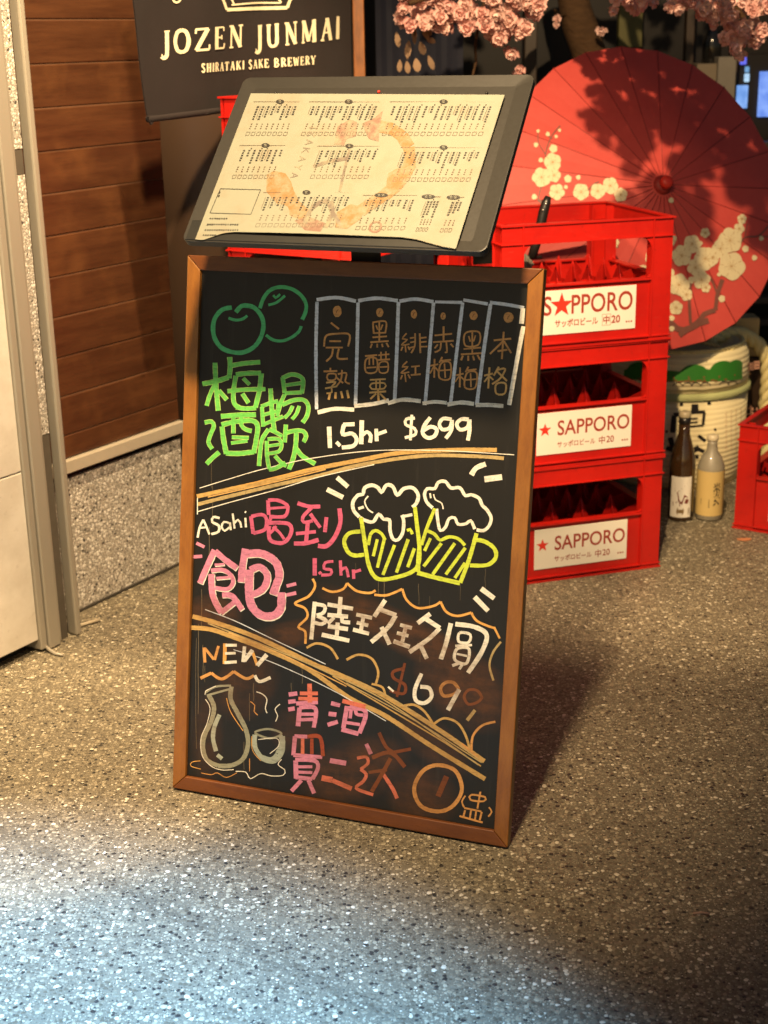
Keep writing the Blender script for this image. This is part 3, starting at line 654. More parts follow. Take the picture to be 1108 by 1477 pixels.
draw('beer_name_lettering', 260, 660, 4.262, '''w 13 108,492 120,430 142,382; w 13 142,382 160,420 180,472; w 11 118,432 165,428; w 15 243,372 205,365 197,395 238,418 236,455 192,470; w 13 300,402 270,395 255,425 274,450 303,428; w 13 306,398 312,446; w 13 323,343 335,436; w 13 335,402 355,382 370,398 376,430; w 13 401,370 405,428; w 12 398,332 406,337''')
draw('drink_lettering', 260, 660, 4.262, '''p 22 435,360 450,468; p 22 438,362 500,350 530,375 522,440 450,465; p 24 540,262 545,352; p 22 540,262 600,262 655,290 662,320 640,362 548,362; p 16 550,312 655,305; p 20 562,365 530,425
p 24 545,402 610,400 668,408 686,440 670,490 628,525 560,512 545,470 548,420; p 18 592,420 575,442 548,470; p 18 570,425 612,462 640,502; p 24 722,280 790,300 862,300; p 22 808,308 755,365 762,398 815,388; p 22 800,345 862,430; p 24 785,398 775,520; p 22 712,468 835,455; p 26 700,528 775,526 852,505; p 24 900,366 890,458; p 27 980,312 985,400 950,490 900,543 848,542''')
draw('full_lettering', 260, 660, 4.262, '''P 36 212,568 170,660 122,772; P 36 215,575 280,630 350,680; P 38 192,715 202,850 255,955; P 26 190,695 260,690 312,722 325,770 290,808 215,800; P 18 222,742 305,735; P 15 212,660 272,655; P 34 258,845 320,852 382,935; P 32 250,955 335,888
P 42 402,560 385,660 375,765; P 48 402,592 500,590 585,640 610,720 592,780 570,842; P 42 430,692 490,672 535,722 522,790 480,828 432,842; P 50 427,690 425,850 452,930 510,972 580,968 620,920 622,828''', shadow=('w', 0.9, 1.2))
draw('accent_marks', 260, 660, 4.262, '''P 20 100,525 150,550; P 22 82,610 136,606; P 22 655,790 714,775; P 22 652,845 714,832; w 28 965,122 1032,180; w 28 903,195 1002,245''')
draw('hour_lettering', 260, 660, 4.262, '''p 26 828,618 828,725; p 20 855,702 866,715; p 18 942,638 893,645 885,682 928,690 925,718 868,722; p 20 985,632 990,725; p 18 990,692 1020,676 1035,735; p 20 1065,688 1068,745; p 18 1065,705 1112,690''')
draw('beer_mug_drawing', 470, 650, 3.821, '''w 20 185,365 155,330 150,285 178,245 205,240 215,205 255,190 290,205 308,230 335,190 370,198 395,245 430,210 480,205 510,245 500,290 478,312; w 19 188,368 220,385 262,392 292,350 320,378 352,382 355,440 372,488 400,490 425,450 430,385 420,355; w 17 415,365 478,352
w 8 235,250 215,280 235,325 262,342; w 16 180,320 210,310
w 18 590,315 558,285 545,240 560,210 602,208 620,175 660,170 690,205 740,205 770,248 800,242 845,262 862,300 888,325 912,370 900,415 870,440 832,436; w 17 612,320 618,385 632,440 660,422 680,375 712,370 730,405 775,402 800,385 822,432; w 7 595,240 605,270 640,290 647,322; w 10 575,235 580,262''')
draw('beer_mug_drawing', 470, 650, 3.821, '''y 22 195,368 215,500 235,620 265,688 310,710 400,695 480,665 512,620 517,530 502,400 492,310; y 22 192,445 130,455 102,500 125,560 165,578 212,572; y 18 235,520 248,460 275,440 308,458 328,492; y 18 448,440 465,433 478,460; y 18 285,488 262,582; y 18 325,480 285,645; y 18 380,520 315,685; y 18 455,488 390,672; y 18 490,538 452,642
y 19 602,318 560,420 528,520; y 22 517,530 510,600 510,668; y 24 505,672 600,698 740,730; y 23 832,455 790,600 742,728; y 22 828,490 880,502 930,540 937,590 890,630 795,632; y 18 558,440 600,460 630,492 680,475 730,485 768,522; y 18 578,482 545,552; y 18 638,510 540,638; y 18 712,510 590,682; y 18 770,535 662,682; y 17 768,618 712,702''')
draw('accent_marks', 470, 650, 3.821, '''w 28 803,134 830,95 882,74; w 32 875,158 972,145''')
draw('cloud_drawing', 410, 830, 3.166, '''n 11 130,15 142,48 112,95 50,127 95,150 106,190 65,235 96,255 97,312; n 11 175,58 220,75 270,62 288,35; n 11 288,35 330,70 390,80 418,68; n 11 412,88 470,90 540,62; n 11 540,62 560,112 610,148 680,140 715,120; n 11 715,120 740,165 790,185 855,170; n 11 855,170 880,207 942,235 965,240; n 10 960,238 985,288
h 10 990,303 955,350 938,410 956,480; d 11 103,330 150,310 210,330 246,382; d 11 285,385 340,362 400,380 430,440 418,498; d 10 400,495 450,512 464,560; d 11 530,600 590,590 640,620 682,680; d 11 682,680 730,652 790,672 828,728 850,800; o 11 855,812 862,735 905,685 965,668; o 9 812,768 885,830''')
draw('price_character_lettering', 410, 830, 3.166, '''w 19 140,120 124,292; w 17 138,130 185,140 180,170 148,182; w 17 150,185 192,205 172,222 140,215; w 19 198,132 315,152; w 20 258,98 252,178; w 18 198,180 292,188; w 17 228,192 200,220; w 18 268,188 265,210 302,215; w 19 200,232 292,245; w 19 245,215 240,282; w 20 172,270 298,298
w 17 330,178 402,194; w 16 332,215 385,228; w 18 362,190 350,255; w 18 315,247 388,266; w 21 462,112 412,188; w 20 430,152 512,182; w 21 510,182 472,240 398,304; w 21 445,235 482,315; w 17 530,225 584,240; w 16 515,262 568,276; w 17 557,230 540,302; w 19 500,300 574,326; w 20 668,175 610,218; w 20 635,190 712,240; w 20 712,240 660,290 572,350; w 20 618,308 652,380
w 21 762,218 740,310 716,382; w 21 782,222 870,235 925,272 902,350 840,445; w 13 802,262 850,270 842,306 798,302 802,262; w 12 782,322 858,318; w 14 790,335 780,385 832,402 844,335 790,335; w 10 788,358 836,368; w 14 768,412 800,400; w 13 815,405 800,428; w 22 900,60 960,105; w 22 870,98 932,162''')
draw('lower_price_lettering', 410, 830, 3.166, '''B 14 545,425 498,440 502,470 552,500 545,540 482,525; B 13 552,400 515,555; 
w 18 628,448 598,520 602,570 640,583 673,555 663,515 622,508; o 15 798,520 775,490 740,488 715,515 730,550 780,540 798,518
w 20 800,520 748,615
B 13 905,560 885,528 845,522 822,552 842,588 885,578 905,555
h 16 872,615 836,662
w 9 475,508 500,530''')
draw('gold_band', 0, 0, 1, '''d 6.5 278,889 311,898 361,915.5 409,937 457,960 473,966 536,994 577,1017 640,1057 699,1098; h 2 300,899 409,942 473,970 560,1013 690,1103; d 2 480,975 560,1022 640,1070 694,1105; h 1.6 500,985 600,1040 695,1100; d 6.5 274,905 305,908 337,919 392,940 446,966 505,1007 557,1033 624,1077 700,1123.6
b 1.2 296,879 340,896 392,921 470,958; b 1.1 337,937 392,955 480,995.6 557,1040; h 1.5 500,975 580,1016 690,1094; O 1.5 330,912 409,945 500,990''')
draw('new_lettering', 240, 870, 4.617, '''o 19 258,395 252,295; o 18 258,300 318,375; o 19 322,378 348,285; n 24 392,268 388,405; w 20 395,280 470,280; w 18 392,335 462,332; w 20 388,396 470,390; w 24 522,288 512,392; w 26 520,385 575,312; n 20 572,315 606,415; w 27 606,415 670,342
o 20 228,500 300,465; o 20 300,465 370,505 450,455; o 20 450,455 530,502 585,482; w 22 590,480 620,522 695,495''')
draw('flask_drawing', 240, 870, 4.617, '''e 14 262,595 330,556 432,548; e 14 270,615 350,592 430,570; e 30 285,615 318,690 302,780 255,880 245,965 272,1045 345,1082; e 30 435,555 430,640 480,740 530,840 545,940 512,1035 435,1080 345,1084; c 28 355,742 322,820 312,900 332,985; c 26 340,1010 372,1036; w 5 262,640 292,700 272,800 232,900 240,1015 300,1085 370,1110 450,1108; n 5 402,632 430,725 512,850
w 5 258,610 262,585 330,552''')
draw('cup_drawing', 240, 870, 4.617, '''e 14 590,862 680,838 768,868 690,900 590,862; c 32 590,875 592,960 645,1035 720,1050 772,985 775,885; c 40 640,1030 700,1046 745,1010; c 30 760,880 770,930 740,1000; w 5 612,908 735,900 748,950 690,1002; n 4 570,885 575,980 630,1050; w 7 600,590 640,605 670,640 660,700 672,732; o 6 560,655 590,680 585,720 610,745; w 6 758,672 725,705 742,750 728,788
w 6 462,1120 530,1125 560,1168 630,1135 700,1150 778,1146 790,1112 745,1075 768,1040; n 5 228,1050 172,1058 165,1085 230,1105; o 5 232,1130 300,1142 340,1130 400,1160 470,1130; o 5 555,1035 555,1120''')
draw('sake_lettering', 390, 950, 2.995, '''P 18 80,155 117,150; P 18 78,187 110,183; P 18 78,220 106,215; r 17 128,150 206,150; r 20 170,108 172,190; r 16 122,172 206,175; P 18 112,194 206,188; P 20 127,212 120,292; P 18 125,212 195,215 188,298; P 14 130,240 190,240; P 14 130,264 186,262
P 18 263,192 302,202; P 19 252,238 286,242; P 18 248,286 292,272; r 19 312,182 412,208; P 20 332,205 316,300; P 19 328,215 400,218 412,250 385,322; P 15 352,200 345,258; P 15 370,200 372,238 402,244; P 20 308,305 382,325; P 14 325,275 388,285
P 18 107,335 100,418; P 17 105,335 160,337; R 17 160,337 215,340 228,422; P 17 100,416 225,426; r 15 140,345 140,412; R 15 180,345 180,412; P 19 110,440 112,518; P 18 108,437 190,440 207,470 182,520; P 13 118,467 182,467; P 13 118,490 182,492; P 17 110,512 182,520; P 18 135,525 92,572; P 18 165,525 190,582
P 22 258,440 328,452; r 24 222,515 268,524; r 20 268,526 352,562; P 17 415,368 435,412; r 13 375,430 415,425 422,452 390,478; r 14 390,478 415,500 402,530 372,560 445,588; B 15 470,320 500,380 532,405; B 14 532,405 608,390; B 18 440,428 520,406 582,468; B 14 425,492 505,480; B 18 520,430 482,500 438,575; r 16 482,490 528,560 548,604''')
draw('one_pot_lettering', 390, 950, 2.995, '''o 17 725,460 660,485 622,560 650,635 725,660 790,635 828,565 800,485 725,460; B 24 762,508 725,595; o 7 843,592 828,618 838,642; o 8 868,588 928,598 922,616 866,610 868,588; o 8 908,575 895,648; o 8 838,645 912,660; o 8 842,655 834,684; o 8 868,655 862,690; o 8 890,658 885,694; o 8 914,662 905,698; o 8 818,680 918,708; o 7 945,642 957,662 942,682''')
# thin scratches and drips down the board
p = MB(); rr = random.Random(3)
for x_, y_, l_ in ((305, 664, 40), (307, 700, 60), (302, 760, 60), (291, 850, 60), (293, 930, 50), (286, 900, 130), (283, 920, 160), (546, 835, 22), (554, 838, 28), (604, 842, 30), (664, 830, 36), (700, 820, 30), (513, 812, 14), (436, 960, 26), (296, 960, 24), (366, 985, 26), (360, 1000, 40), (420, 985, 20), (606, 925, 30), (620, 860, 20), (352, 1070, 40)):
    pts = [(x_ + rr.uniform(-.6, .6), y_ + l_ * k / 4) for k in range(5)]
    add_ribbon(p, pts, rr.uniform(0.4, 0.9), on_board, 0.00001)
p.build('paint_drips', ink((110, 98, 76)), sign)

# ------------------------------------------------------------------ menu tray on its own stand
TC = Vector((-0.030685, 2.169188, 1.060916))
TR = Matrix(((0.92392, 0.26987, -0.27118), (-0.38257, 0.65681, -0.6498), (0.00275, 0.70411, 0.71008)))
MT = TR.to_4x4(); MT.translation = TC; MTI = MT.inverted()
tray = thing('menu_stand', 'charcoal sloping menu tray on a black post rising behind the chalkboard sign', 'menu stand', MT)
TW, TD = 0.475, 0.3205
def rounded(w_, d_, r_, n=5):
    pts = []
    for cx_, cy_, a0 in ((w_ / 2 - r_, d_ / 2 - r_, 0), (-w_ / 2 + r_, d_ / 2 - r_, 90), (-w_ / 2 + r_, -d_ / 2 + r_, 180), (w_ / 2 - r_, -d_ / 2 + r_, 270)):
        for k in range(n + 1):
            a_ = radians(a0 + 90 * k / n); pts.append((cx_ + r_ * cos(a_), cy_ + r_ * sin(a_)))
    return pts
outer = rounded(TW, TD, 0.012); inner = rounded(TW - 0.05, TD - 0.04, 0.004)
p = MB(); n = len(outer)
vs = [(x, y, -0.012) for x, y in outer] + [(x, y, 0.0) for x, y in outer] + [(x * 1.0, y, -0.0035) for x, y in inner]
p.add(vs, [tuple(range(n))[::-1]] + [(i, (i + 1) % n, n + (i + 1) % n, n + i) for i in range(n)] + [(n + i, n + (i + 1) % n, 2 * n + (i + 1) % n, 2 * n + i) for i in range(n)] + [tuple(range(2 * n, 3 * n))])
p.build('tray', M_tray, tray, 0.0012, 2)
p = MB(); p.box(-0.232, 0.188, -0.1575, -0.121, -0.0034, 0.0012); p.build('shaded_front_lip', M_lip_shaded, tray, 0.001)  # blackened strip: shade on the tray front below the sheet, put in as colour
for px_, py_ in ((397, 133), (546, 131), (702, 133)):
    q = MTI @ onplane(px_, py_, TC, TR @ Vector((0, 0, 1)))
    p = MB(); p.lathe([(0.0022, -0.004), (0.0022, -0.001), (0.001, 0.0003)], 12, (q.x, q.y, 0)); p.build('screw', M_black if px_ != 546 else M_star, tray)
pt = MTI @ onplane(530, 300, TC, TR @ Vector((0, 0, 1)))
wtop = MT @ Vector((pt.x, pt.y + 0.02, -0.012))
py_post = 2.34
pb = atY(528, 370, (py_post - 0.0646) / 1.0994)
p = MB(); q = [MTI @ Vector(v) for v in ((pb.x - 0.024, py_post, 0.01), (pb.x + 0.024, py_post, 0.01), (pb.x + 0.024, py_post + 0.02, 0.01), (pb.x - 0.024, py_post + 0.02, 0.01), (pb.x - 0.024, py_post, 1.05), (pb.x + 0.024, py_post, 1.05), (pb.x + 0.024, py_post + 0.02, 1.05), (pb.x - 0.024, py_post + 0.02, 1.05))]
p.add(q, [(0, 1, 2, 3), (7, 6, 5, 4), (0, 4, 5, 1), (1, 5, 6, 2), (2, 6, 7, 3), (3, 7, 4, 0)]); p.build('post', M_black, tray)
p = MB(); q = [MTI @ Vector((pb.x + sx * 0.14, py_post + 0.03 + sy * 0.08, z_)) for z_ in (0.001, 0.009) for sx, sy in ((-1, -1), (1, -1), (1, 1), (-1, 1))]
p.add(q, [(3, 2, 1, 0), (4, 5, 6, 7), (0, 1, 5, 4), (1, 2, 6, 5), (2, 3, 7, 6), (3, 0, 4, 7)]); p.build('base_plate', M_black, tray)

# ---- the printed sheet
def on_tray(x, y, h=0.0):
    n_ = TR @ Vector((0, 0, 1)); l = MTI @ onplane(x, y, TC + n_ * h, n_); return Vector((l.x, l.y, h))
sheet = thing('menu_sheet', 'cream printed order sheet with orange artwork lying on the charcoal tray', 'menu sheet', MT)
TOPE = [(362, 134.5), (728, 136.5)]; LEFT = [(362, 134.5), (281.5, 345)]; RIGHT = [(728, 136.5), (657.5, 358.5)]
BOTE = [(281.5, 345), (292, 346.5), (302, 343), (322, 336), (338, 334.5), (400, 335.5), (470, 337.5), (540, 340.5), (580, 342), (600, 345), (625, 352), (640, 356), (657.5, 358.5)]
def bote(u):
    x = 281.5 + (657.5 - 281.5) * u
    for a_, b_ in zip(BOTE, BOTE[1:]):
        if a_[0] <= x <= b_[0]: return (x, a_[1] + (b_[1] - a_[1]) * (x - a_[0]) / (b_[0] - a_[0]))
    return BOTE[-1]
def shp(u, v):
    tx, ty = TOPE[0][0] + (TOPE[1][0] - TOPE[0][0]) * u, TOPE[0][1] + (TOPE[1][1] - TOPE[0][1]) * u
    bx, by = bote(u)
    return (tx + (bx - tx) * v, ty + (by - ty) * v)
def shz(u, v):
    return 0.0030 + 0.004 * v * v * sin(pi * min(1, max(0, u))) + 0.0006 * sin(u * 9 + v * 5)
def sheet_px(x, y, d=0.0):
    # straight-edged estimate of u, v for a picture point, for the height only
    v = (y - 135) / (346 - 135); xl = 362 + (281.5 - 362) * v; xr = 728 + (657.5 - 728) * v; u = (x - xl) / (xr - xl)
    return on_tray(x, y, shz(u, min(1, v)) + 0.0004 + d)
pp = NT('printed_paper'); v_ = pp.coord(); f_ = pp.noise(v_, 16, 6, 0.7); g_ = pp.noise(v_, 40, 6, 0.75)
c_ = pp.mix(pp.math('MULTIPLY', pp.ramp(f_, [(0.48, 0.0), (0.68, 1.0)]), 0.55), (0.245, 0.252, 0.200), (0.245, 0.198, 0.135))
c_ = pp.mix(pp.math('MULTIPLY', pp.ramp(g_, [(0.5, 0.0), (0.66, 1.0)]), 0.3), c_, (0.27, 0.285, 0.215)); pp.set(c_, 0.6, 0.3)
M_paper = pp.m
p = MB(); NU, NV = 60, 24
grid = [on_tray(*shp(i / NU, j / NV), shz(i / NU, j / NV)) for j in range(NV + 1) for i in range(NU + 1)]
fs = [(j * (NU + 1) + i, (j + 1) * (NU + 1) + i, (j + 1) * (NU + 1) + i + 1, j * (NU + 1) + i + 1) for j in range(NV) for i in range(NU)]
n0 = len(grid); p.add(grid + [g_ - Vector((0, 0, 0.0004)) for g_ in grid], fs + [tuple(k + n0 for k in f[::-1]) for f in fs], True)
p.build('paper', M_paper, sheet)
def blob(mb, pts, to3, d):
    c = (sum(q[0] for q in pts) / len(pts), sum(q[1] for q in pts) / len(pts)); n_ = len(pts)
    rings = [0.0, 0.5, 1.0]; vs = [to3(c[0], c[1], d)]
    for r_ in rings[1:]: vs += [to3(c[0] + (x - c[0]) * r_, c[1] + (y - c[1]) * r_, d) for x, y in pts]
    fs = [(0, 1 + i, 1 + (i + 1) % n_) for i in range(n_)] + [(1 + i, 1 + n_ + i, 1 + n_ + (i + 1) % n_, 1 + (i + 1) % n_) for i in range(n_)]
    mb.add(vs, fs)
def inkp(name, c): 
    t = NT(name); v = t.coord(); f = t.noise(v, 55, 5, 0.7); t.set(t.mix(t.ramp(f, [(0.4, 0.0), (0.65, 1.0)]), c, (0.26, 0.24, 0.17)), 0.6, 0.3); return t.m
M_or = inkp('pale_orange_print', (0.25, 0.145, 0.060)); M_pk = inkp('pale_pink_print', (0.20, 0.115, 0.09)); M_gy = inkp('pale_grey_print', (0.15, 0.125, 0.105))
p = MB()
blob(p, [(385, 252), (395, 246), (412, 250), (420, 262), (424, 275), (432, 290), (446, 303), (438, 318), (420, 312), (402, 296), (384, 276)], sheet_px, 0)
ring = [(548, 182), (566, 186), (580, 196), (590, 212), (592, 230), (586, 250), (572, 268), (556, 280), (538, 292), (520, 304)]
for k_, (a_, b_) in enumerate(zip(ring, ring[1:])):
    add_ribbon(p, [a_, b_], 17, sheet_px, 0.00001 * (k_ + 1), False)
blob(p, [(560, 250), (585, 236), (598, 226), (600, 240), (590, 258), (572, 276), (555, 278)], sheet_px, 0.00012)
blob(p, [(486, 306), (506, 294), (528, 300), (520, 316), (500, 330), (484, 328)], sheet_px, 0.00004)
p.build('orange_artwork', M_or, sheet)
p = MB()
blob(p, [(487, 182), (505, 172), (515, 176), (514, 196), (500, 200), (496, 210), (482, 208)], sheet_px, 0.00005)
p.build('pink_artwork', M_pk, sheet); p = MB()
blob(p, [(522, 178), (540, 170), (552, 160), (548, 182), (546, 204), (532, 200)], sheet_px, 0.00007)
p.build('pink_artwork', M_pk, sheet); p = MB()
blob(p, [(425, 318), (445, 312), (470, 322), (462, 334), (440, 332)], sheet_px, 0.00009)
p.build('pink_artwork', M_pk, sheet); p = MB()
add_ribbon(p, [(536, 322), (546, 320), (550, 327), (544, 334), (534, 332), (536, 322)], 3, sheet_px, 0.0001)
p.build('pink_artwork', M_pk, sheet)
p = MB()
for k_, (pts, w_) in enumerate((([(452, 240), (478, 232), (504, 228)], 5), ([(504, 215), (498, 240), (490, 276)], 3.5), ([(440, 322), (450, 300), (470, 290), (480, 306), (492, 326)], 6), ([(470, 328), (480, 305), (478, 290)], 5))):
    add_ribbon(p, pts, w_, sheet_px, 0.00015 + k_ * 0.00001)
p.build('grey_artwork', M_gy, sheet)
M_txt = simple('faded_black_print', (0.022, 0.020, 0.017), 0.6, 0.05); M_txt2 = simple('faded_brown_print', (0.085, 0.055, 0.035), 0.6, 0.05)
dx_, dy_ = -80.5 / 210, 1.0        # one step down the sheet moves left by this much
p1, p2, p5 = MB(), MB(), MB(); rs = random.Random(11)
def quad(mb, x, y, w_, h_, d=0.0):
    mb.add([sheet_px(x, y, d), sheet_px(x + w_, y + w_ * 0.005, d), sheet_px(x + w_ + dx_ * h_, y + h_, d), sheet_px(x + dx_ * h_, y + h_, d)], [(0, 3, 2, 1)])
SEC = [(366, 436, 146, 8, 404, 190), (446, 552, 146, 12, 503, 190), (562, 718, 146, 16, 640, 190), (346, 416, 209, 8, 383, 252), (458, 552, 210, 10, 504, 252), (578, 700, 212, 13, 640, 256),
       (380, 512, 277, 14, 442, 322), (524, 606, 281, 8, 550, 326), (614, 640, 283, 4, 618, 328), (648, 674, 284, 3, 654, 329)]
HD = {550: 20, 618: 20, 654: 20}
for x0, x1, y0, n_, hx, yb in SEC:
    quad(p2, x0, y0 + 0.2, x1 - x0 - 4, 0.7, 0.00016)
    w_ = HD.get(hx, 12); pts = [(hx + w_ / 2 * cos(a_ * pi / 8), y0 + 0.5 + 3.3 * sin(a_ * pi / 8)) for a_ in range(16)]
    blob(p1, pts, sheet_px, 0.00018)
    for q_ in range(1 if w_ < 15 else 2): quad(p5, hx - 2 - (3 if w_ > 15 else 0) + 6 * q_, y0 - 1.2, 3.6, 0.8, 0.00024); quad(p5, hx - 1.5 - (3 if w_ > 15 else 0) + 6 * q_, y0 + 0.8, 3.2, 0.8, 0.00024)
    st = (x1 - x0 - 8) / n_
    for k in range(n_):
        bx = x0 + 2 + st * (k + 0.6); ln_ = rs.randint(3, 7); y_ = y0 + 7
        if rs.random() < 0.3: quad(p1, bx + 1.5, y0 + 4.3, 1.8, 1.4, 0.00017)
        for j in range(ln_):
            quad(p1, bx + dx_ * (y_ - y0) + 1, y_, rs.uniform(2.4, 3.3), rs.uniform(1.9, 2.4), 0.00017); y_ += 3.5
        if rs.random() < 0.7: quad(p2, bx + dx_ * 7 - 1.6, y0 + 7, 0.5, ln_ * 3.0, 0.00016)
        sx_ = bx + dx_ * (yb - y0)
        for j in range(3): quad(p2, sx_ + 2 - dx_ * (12 - 3.2 * j), yb - 12 + 3.2 * j, rs.uniform(1.3, 2.2), 1.6, 0.00016)
        s_ = st * 0.62; s_ = min(s_, 5.6); hh = 5.0
        for a_ in ((0, 0, s_, 0.5), (0, hh, s_, 0.5)): quad(p2, sx_ + a_[0] + dx_ * a_[1], yb + a_[1], a_[2], a_[3], 0.00016)
        quad(p2, sx_, yb, 0.5, hh, 0.000165); quad(p2, sx_ + s_, yb, 0.5, hh, 0.000165)
p3 = MB()      # boxed area lower left and its notes
for a_, b_ in (((318, 272), (376, 273.5)), ((376, 273.5), (362, 309)), ((362, 309), (303, 307)), ((303, 307), (318, 272))): add_ribbon(p3, [a_, b_], 0.8, sheet_px, 0.00016, False)
p3.build('box_outline', M_txt, sheet)
for r_, (y_, xl_, cnt) in enumerate(((314, 303, 8), (322.5, 299, 14), (330.5, 296, 15), (338, 293, 6))):
    for k in range(cnt): quad(p1, xl_ + k * 3.3, y_ + k * 0.02, rs.uniform(1.6, 2.6), rs.uniform(1.8, 2.6), 0.00017)
quad(p1, 316, 276, 2.5, 3, 0.00017); quad(p1, 315, 281, 2.5, 3, 0.00017)
p1.build('menu_text', M_txt, sheet)['kind'] = 'stuff'; p5.build('heading_lettering', M_paper, sheet)['kind'] = 'stuff'; p2.build('menu_prices_and_boxes', M_txt2, sheet)['kind'] = 'stuff'
p4 = MB(); k = 0
for ch, (x_, y_) in zip('IZAKAYA', ((451, 184), (450, 193), (446, 205), (441, 217), (436, 229), (430, 241), (425, 253))):
    vs, fs = text2d(ch, -4.2, 4.2, -5, 5) if ch != 'I' else text2d(ch, -0.8, 0.8, -5, 5)
    p4.add([sheet_px(x_ + (vy) * 1.0 + vx * dx_ * 0.9, y_ + vx * 1.0 + vy * 0.1, 0.0002) for vx, vy in vs], fs)
p4.build('faint_lettering', M_gy, sheet)

# ------------------------------------------------------------------ beer crates
CW, CD, CHH = 0.42, 0.35, 0.2788
def crate_body():
    p = MB()
    def side(L, tf, odd):
        e = 0.0141 if odd else 0.0
        b = lambda s0, s1, o0, o1, z0, z1: p.box(s0, s1, o0, o1, z0, z1, tf)
        c0 = 0.0142 if odd else 0.004
        b(c0, 0.0549, 0.0045, 0.0095, 0.0045, CHH - 0.0041); b(L - 0.0549, L - c0, 0.0045, 0.0095, 0.0045, CHH - 0.0041)
        b(0.051, 0.0548, 0.0097, 0.030, 0.006, CHH - 0.006); b(L - 0.0548, L - 0.051, 0.0097, 0.030, 0.006, CHH - 0.006)
        b(0.0551, L - 0.0551, 0.0085, 0.0125, 0.0046, 0.1395); b(0.0551, L - 0.0551, 0.0035, 0.0105, 0.2385, CHH - 0.0042)
        b(e, L - e, 0.0, 0.0135, CHH - 0.004, CHH); b(e + .0002, L - e - .0002, 0.0004, 0.013, 0.2355, 0.2384)
        b(e, L - e, 0.0002, 0.0138, 0.0, 0.0044); b(e + .0004, L - e - .0004, 0.0012, 0.0125, 0.0098, 0.0124)
        b(0.0552, L - 0.0552, 0.0010, 0.021, 0.1397, 0.1437)
        for s_ in (0.0515, L - 0.0545):
            b(s_, s_ + 0.003, 0.0008, 0.006, 0.0126, 0.2353); b(s_, s_ + 0.003, 0.0008, 0.006, 0.2386, CHH - 0.0041)
        for s_, sg in ((0.055, 1), (L - 0.055, -1)):       # rounded upper corners of the hand hole
            r_ = 0.030; pts = [(s_, 0.2354)]
            for k in range(7):
                a_ = pi / 2 * k / 6; pts.append((s_ + sg * (r_ - r_ * sin(a_)), 0.2354 - (r_ - r_ * cos(a_))))
            if sg > 0: pts = pts[::-1]
            p.prism(pts, 0.0048, 0.0102, lambda s, z, o: tf(s, o, z))
            pts = [(s_ + sg * 0.001, 0.145)]
            for k in range(5):
                a_ = pi / 2 * k / 4; pts.append((s_ + sg * (0.011 - 0.011 * sin(a_)), 0.145 + (0.011 - 0.011 * cos(a_))))
            if sg < 0: pts = pts[::-1]
            p.prism(pts, 0.0050, 0.0100, lambda s, z, o: tf(s, o, z))
    side(CW, lambda s, o, z: (s, o, z), False); side(CW, lambda s, o, z: (CW - s, CD - o, z), False)
    side(CD, lambda s, o, z: (o, CD - s, z), True); side(CD, lambda s, o, z: (CW - o, s, z), True)
    p.box(0.0145, CW - 0.0145, 0.0145, CD - 0.0145, 0.006, 0.009)
    return p.mesh('crate_body', M_red)
def divider_mesh():
    p = MB(); lo, hi = 0.118, 0.168; x0, x1, y0, y1 = 0.0135, CW - 0.0135, 0.0135, CD - 0.0135
    def wall_(L, n_, tf):
        pts = [(0, 0.02)]; top = []
        for k in range(n_ + 1):
            s = L * k / n_
            if 0 < k < n_: top += [(s - L / n_ * 0.26, lo), (s, hi), (s + L / n_ * 0.26, lo)]
            else: top.append((s, 0.14))
        pts = [(0, 0.02), (L, 0.02)] + top[::-1]
        p.prism(pts, -0.001, 0.001, tf)
    for k in (1, 2, 3): yy = y0 + (y1 - y0) * k / 4; wall_(x1 - x0, 5, lambda s, z, o, yy=yy: (x0 + s, yy + o, z))
    for k in (1, 2, 3, 4): xx = x0 + (x1 - x0) * k / 5; wall_(y1 - y0, 4, lambda s, z, o, xx=xx: (xx + o, y0 + s, z - 0.0004))
    return p.mesh('bottle_divider', M_red)
body_me, div_me = crate_body(), divider_mesh()
def star_pts(cx_, cy_, r_):
    return [(cx_ + (r_ if k % 2 == 0 else r_ * 0.40) * sin(pi * k / 5), cy_ + (r_ if k % 2 == 0 else r_ * 0.40) * cos(pi * k / 5)) for k in range(10)]
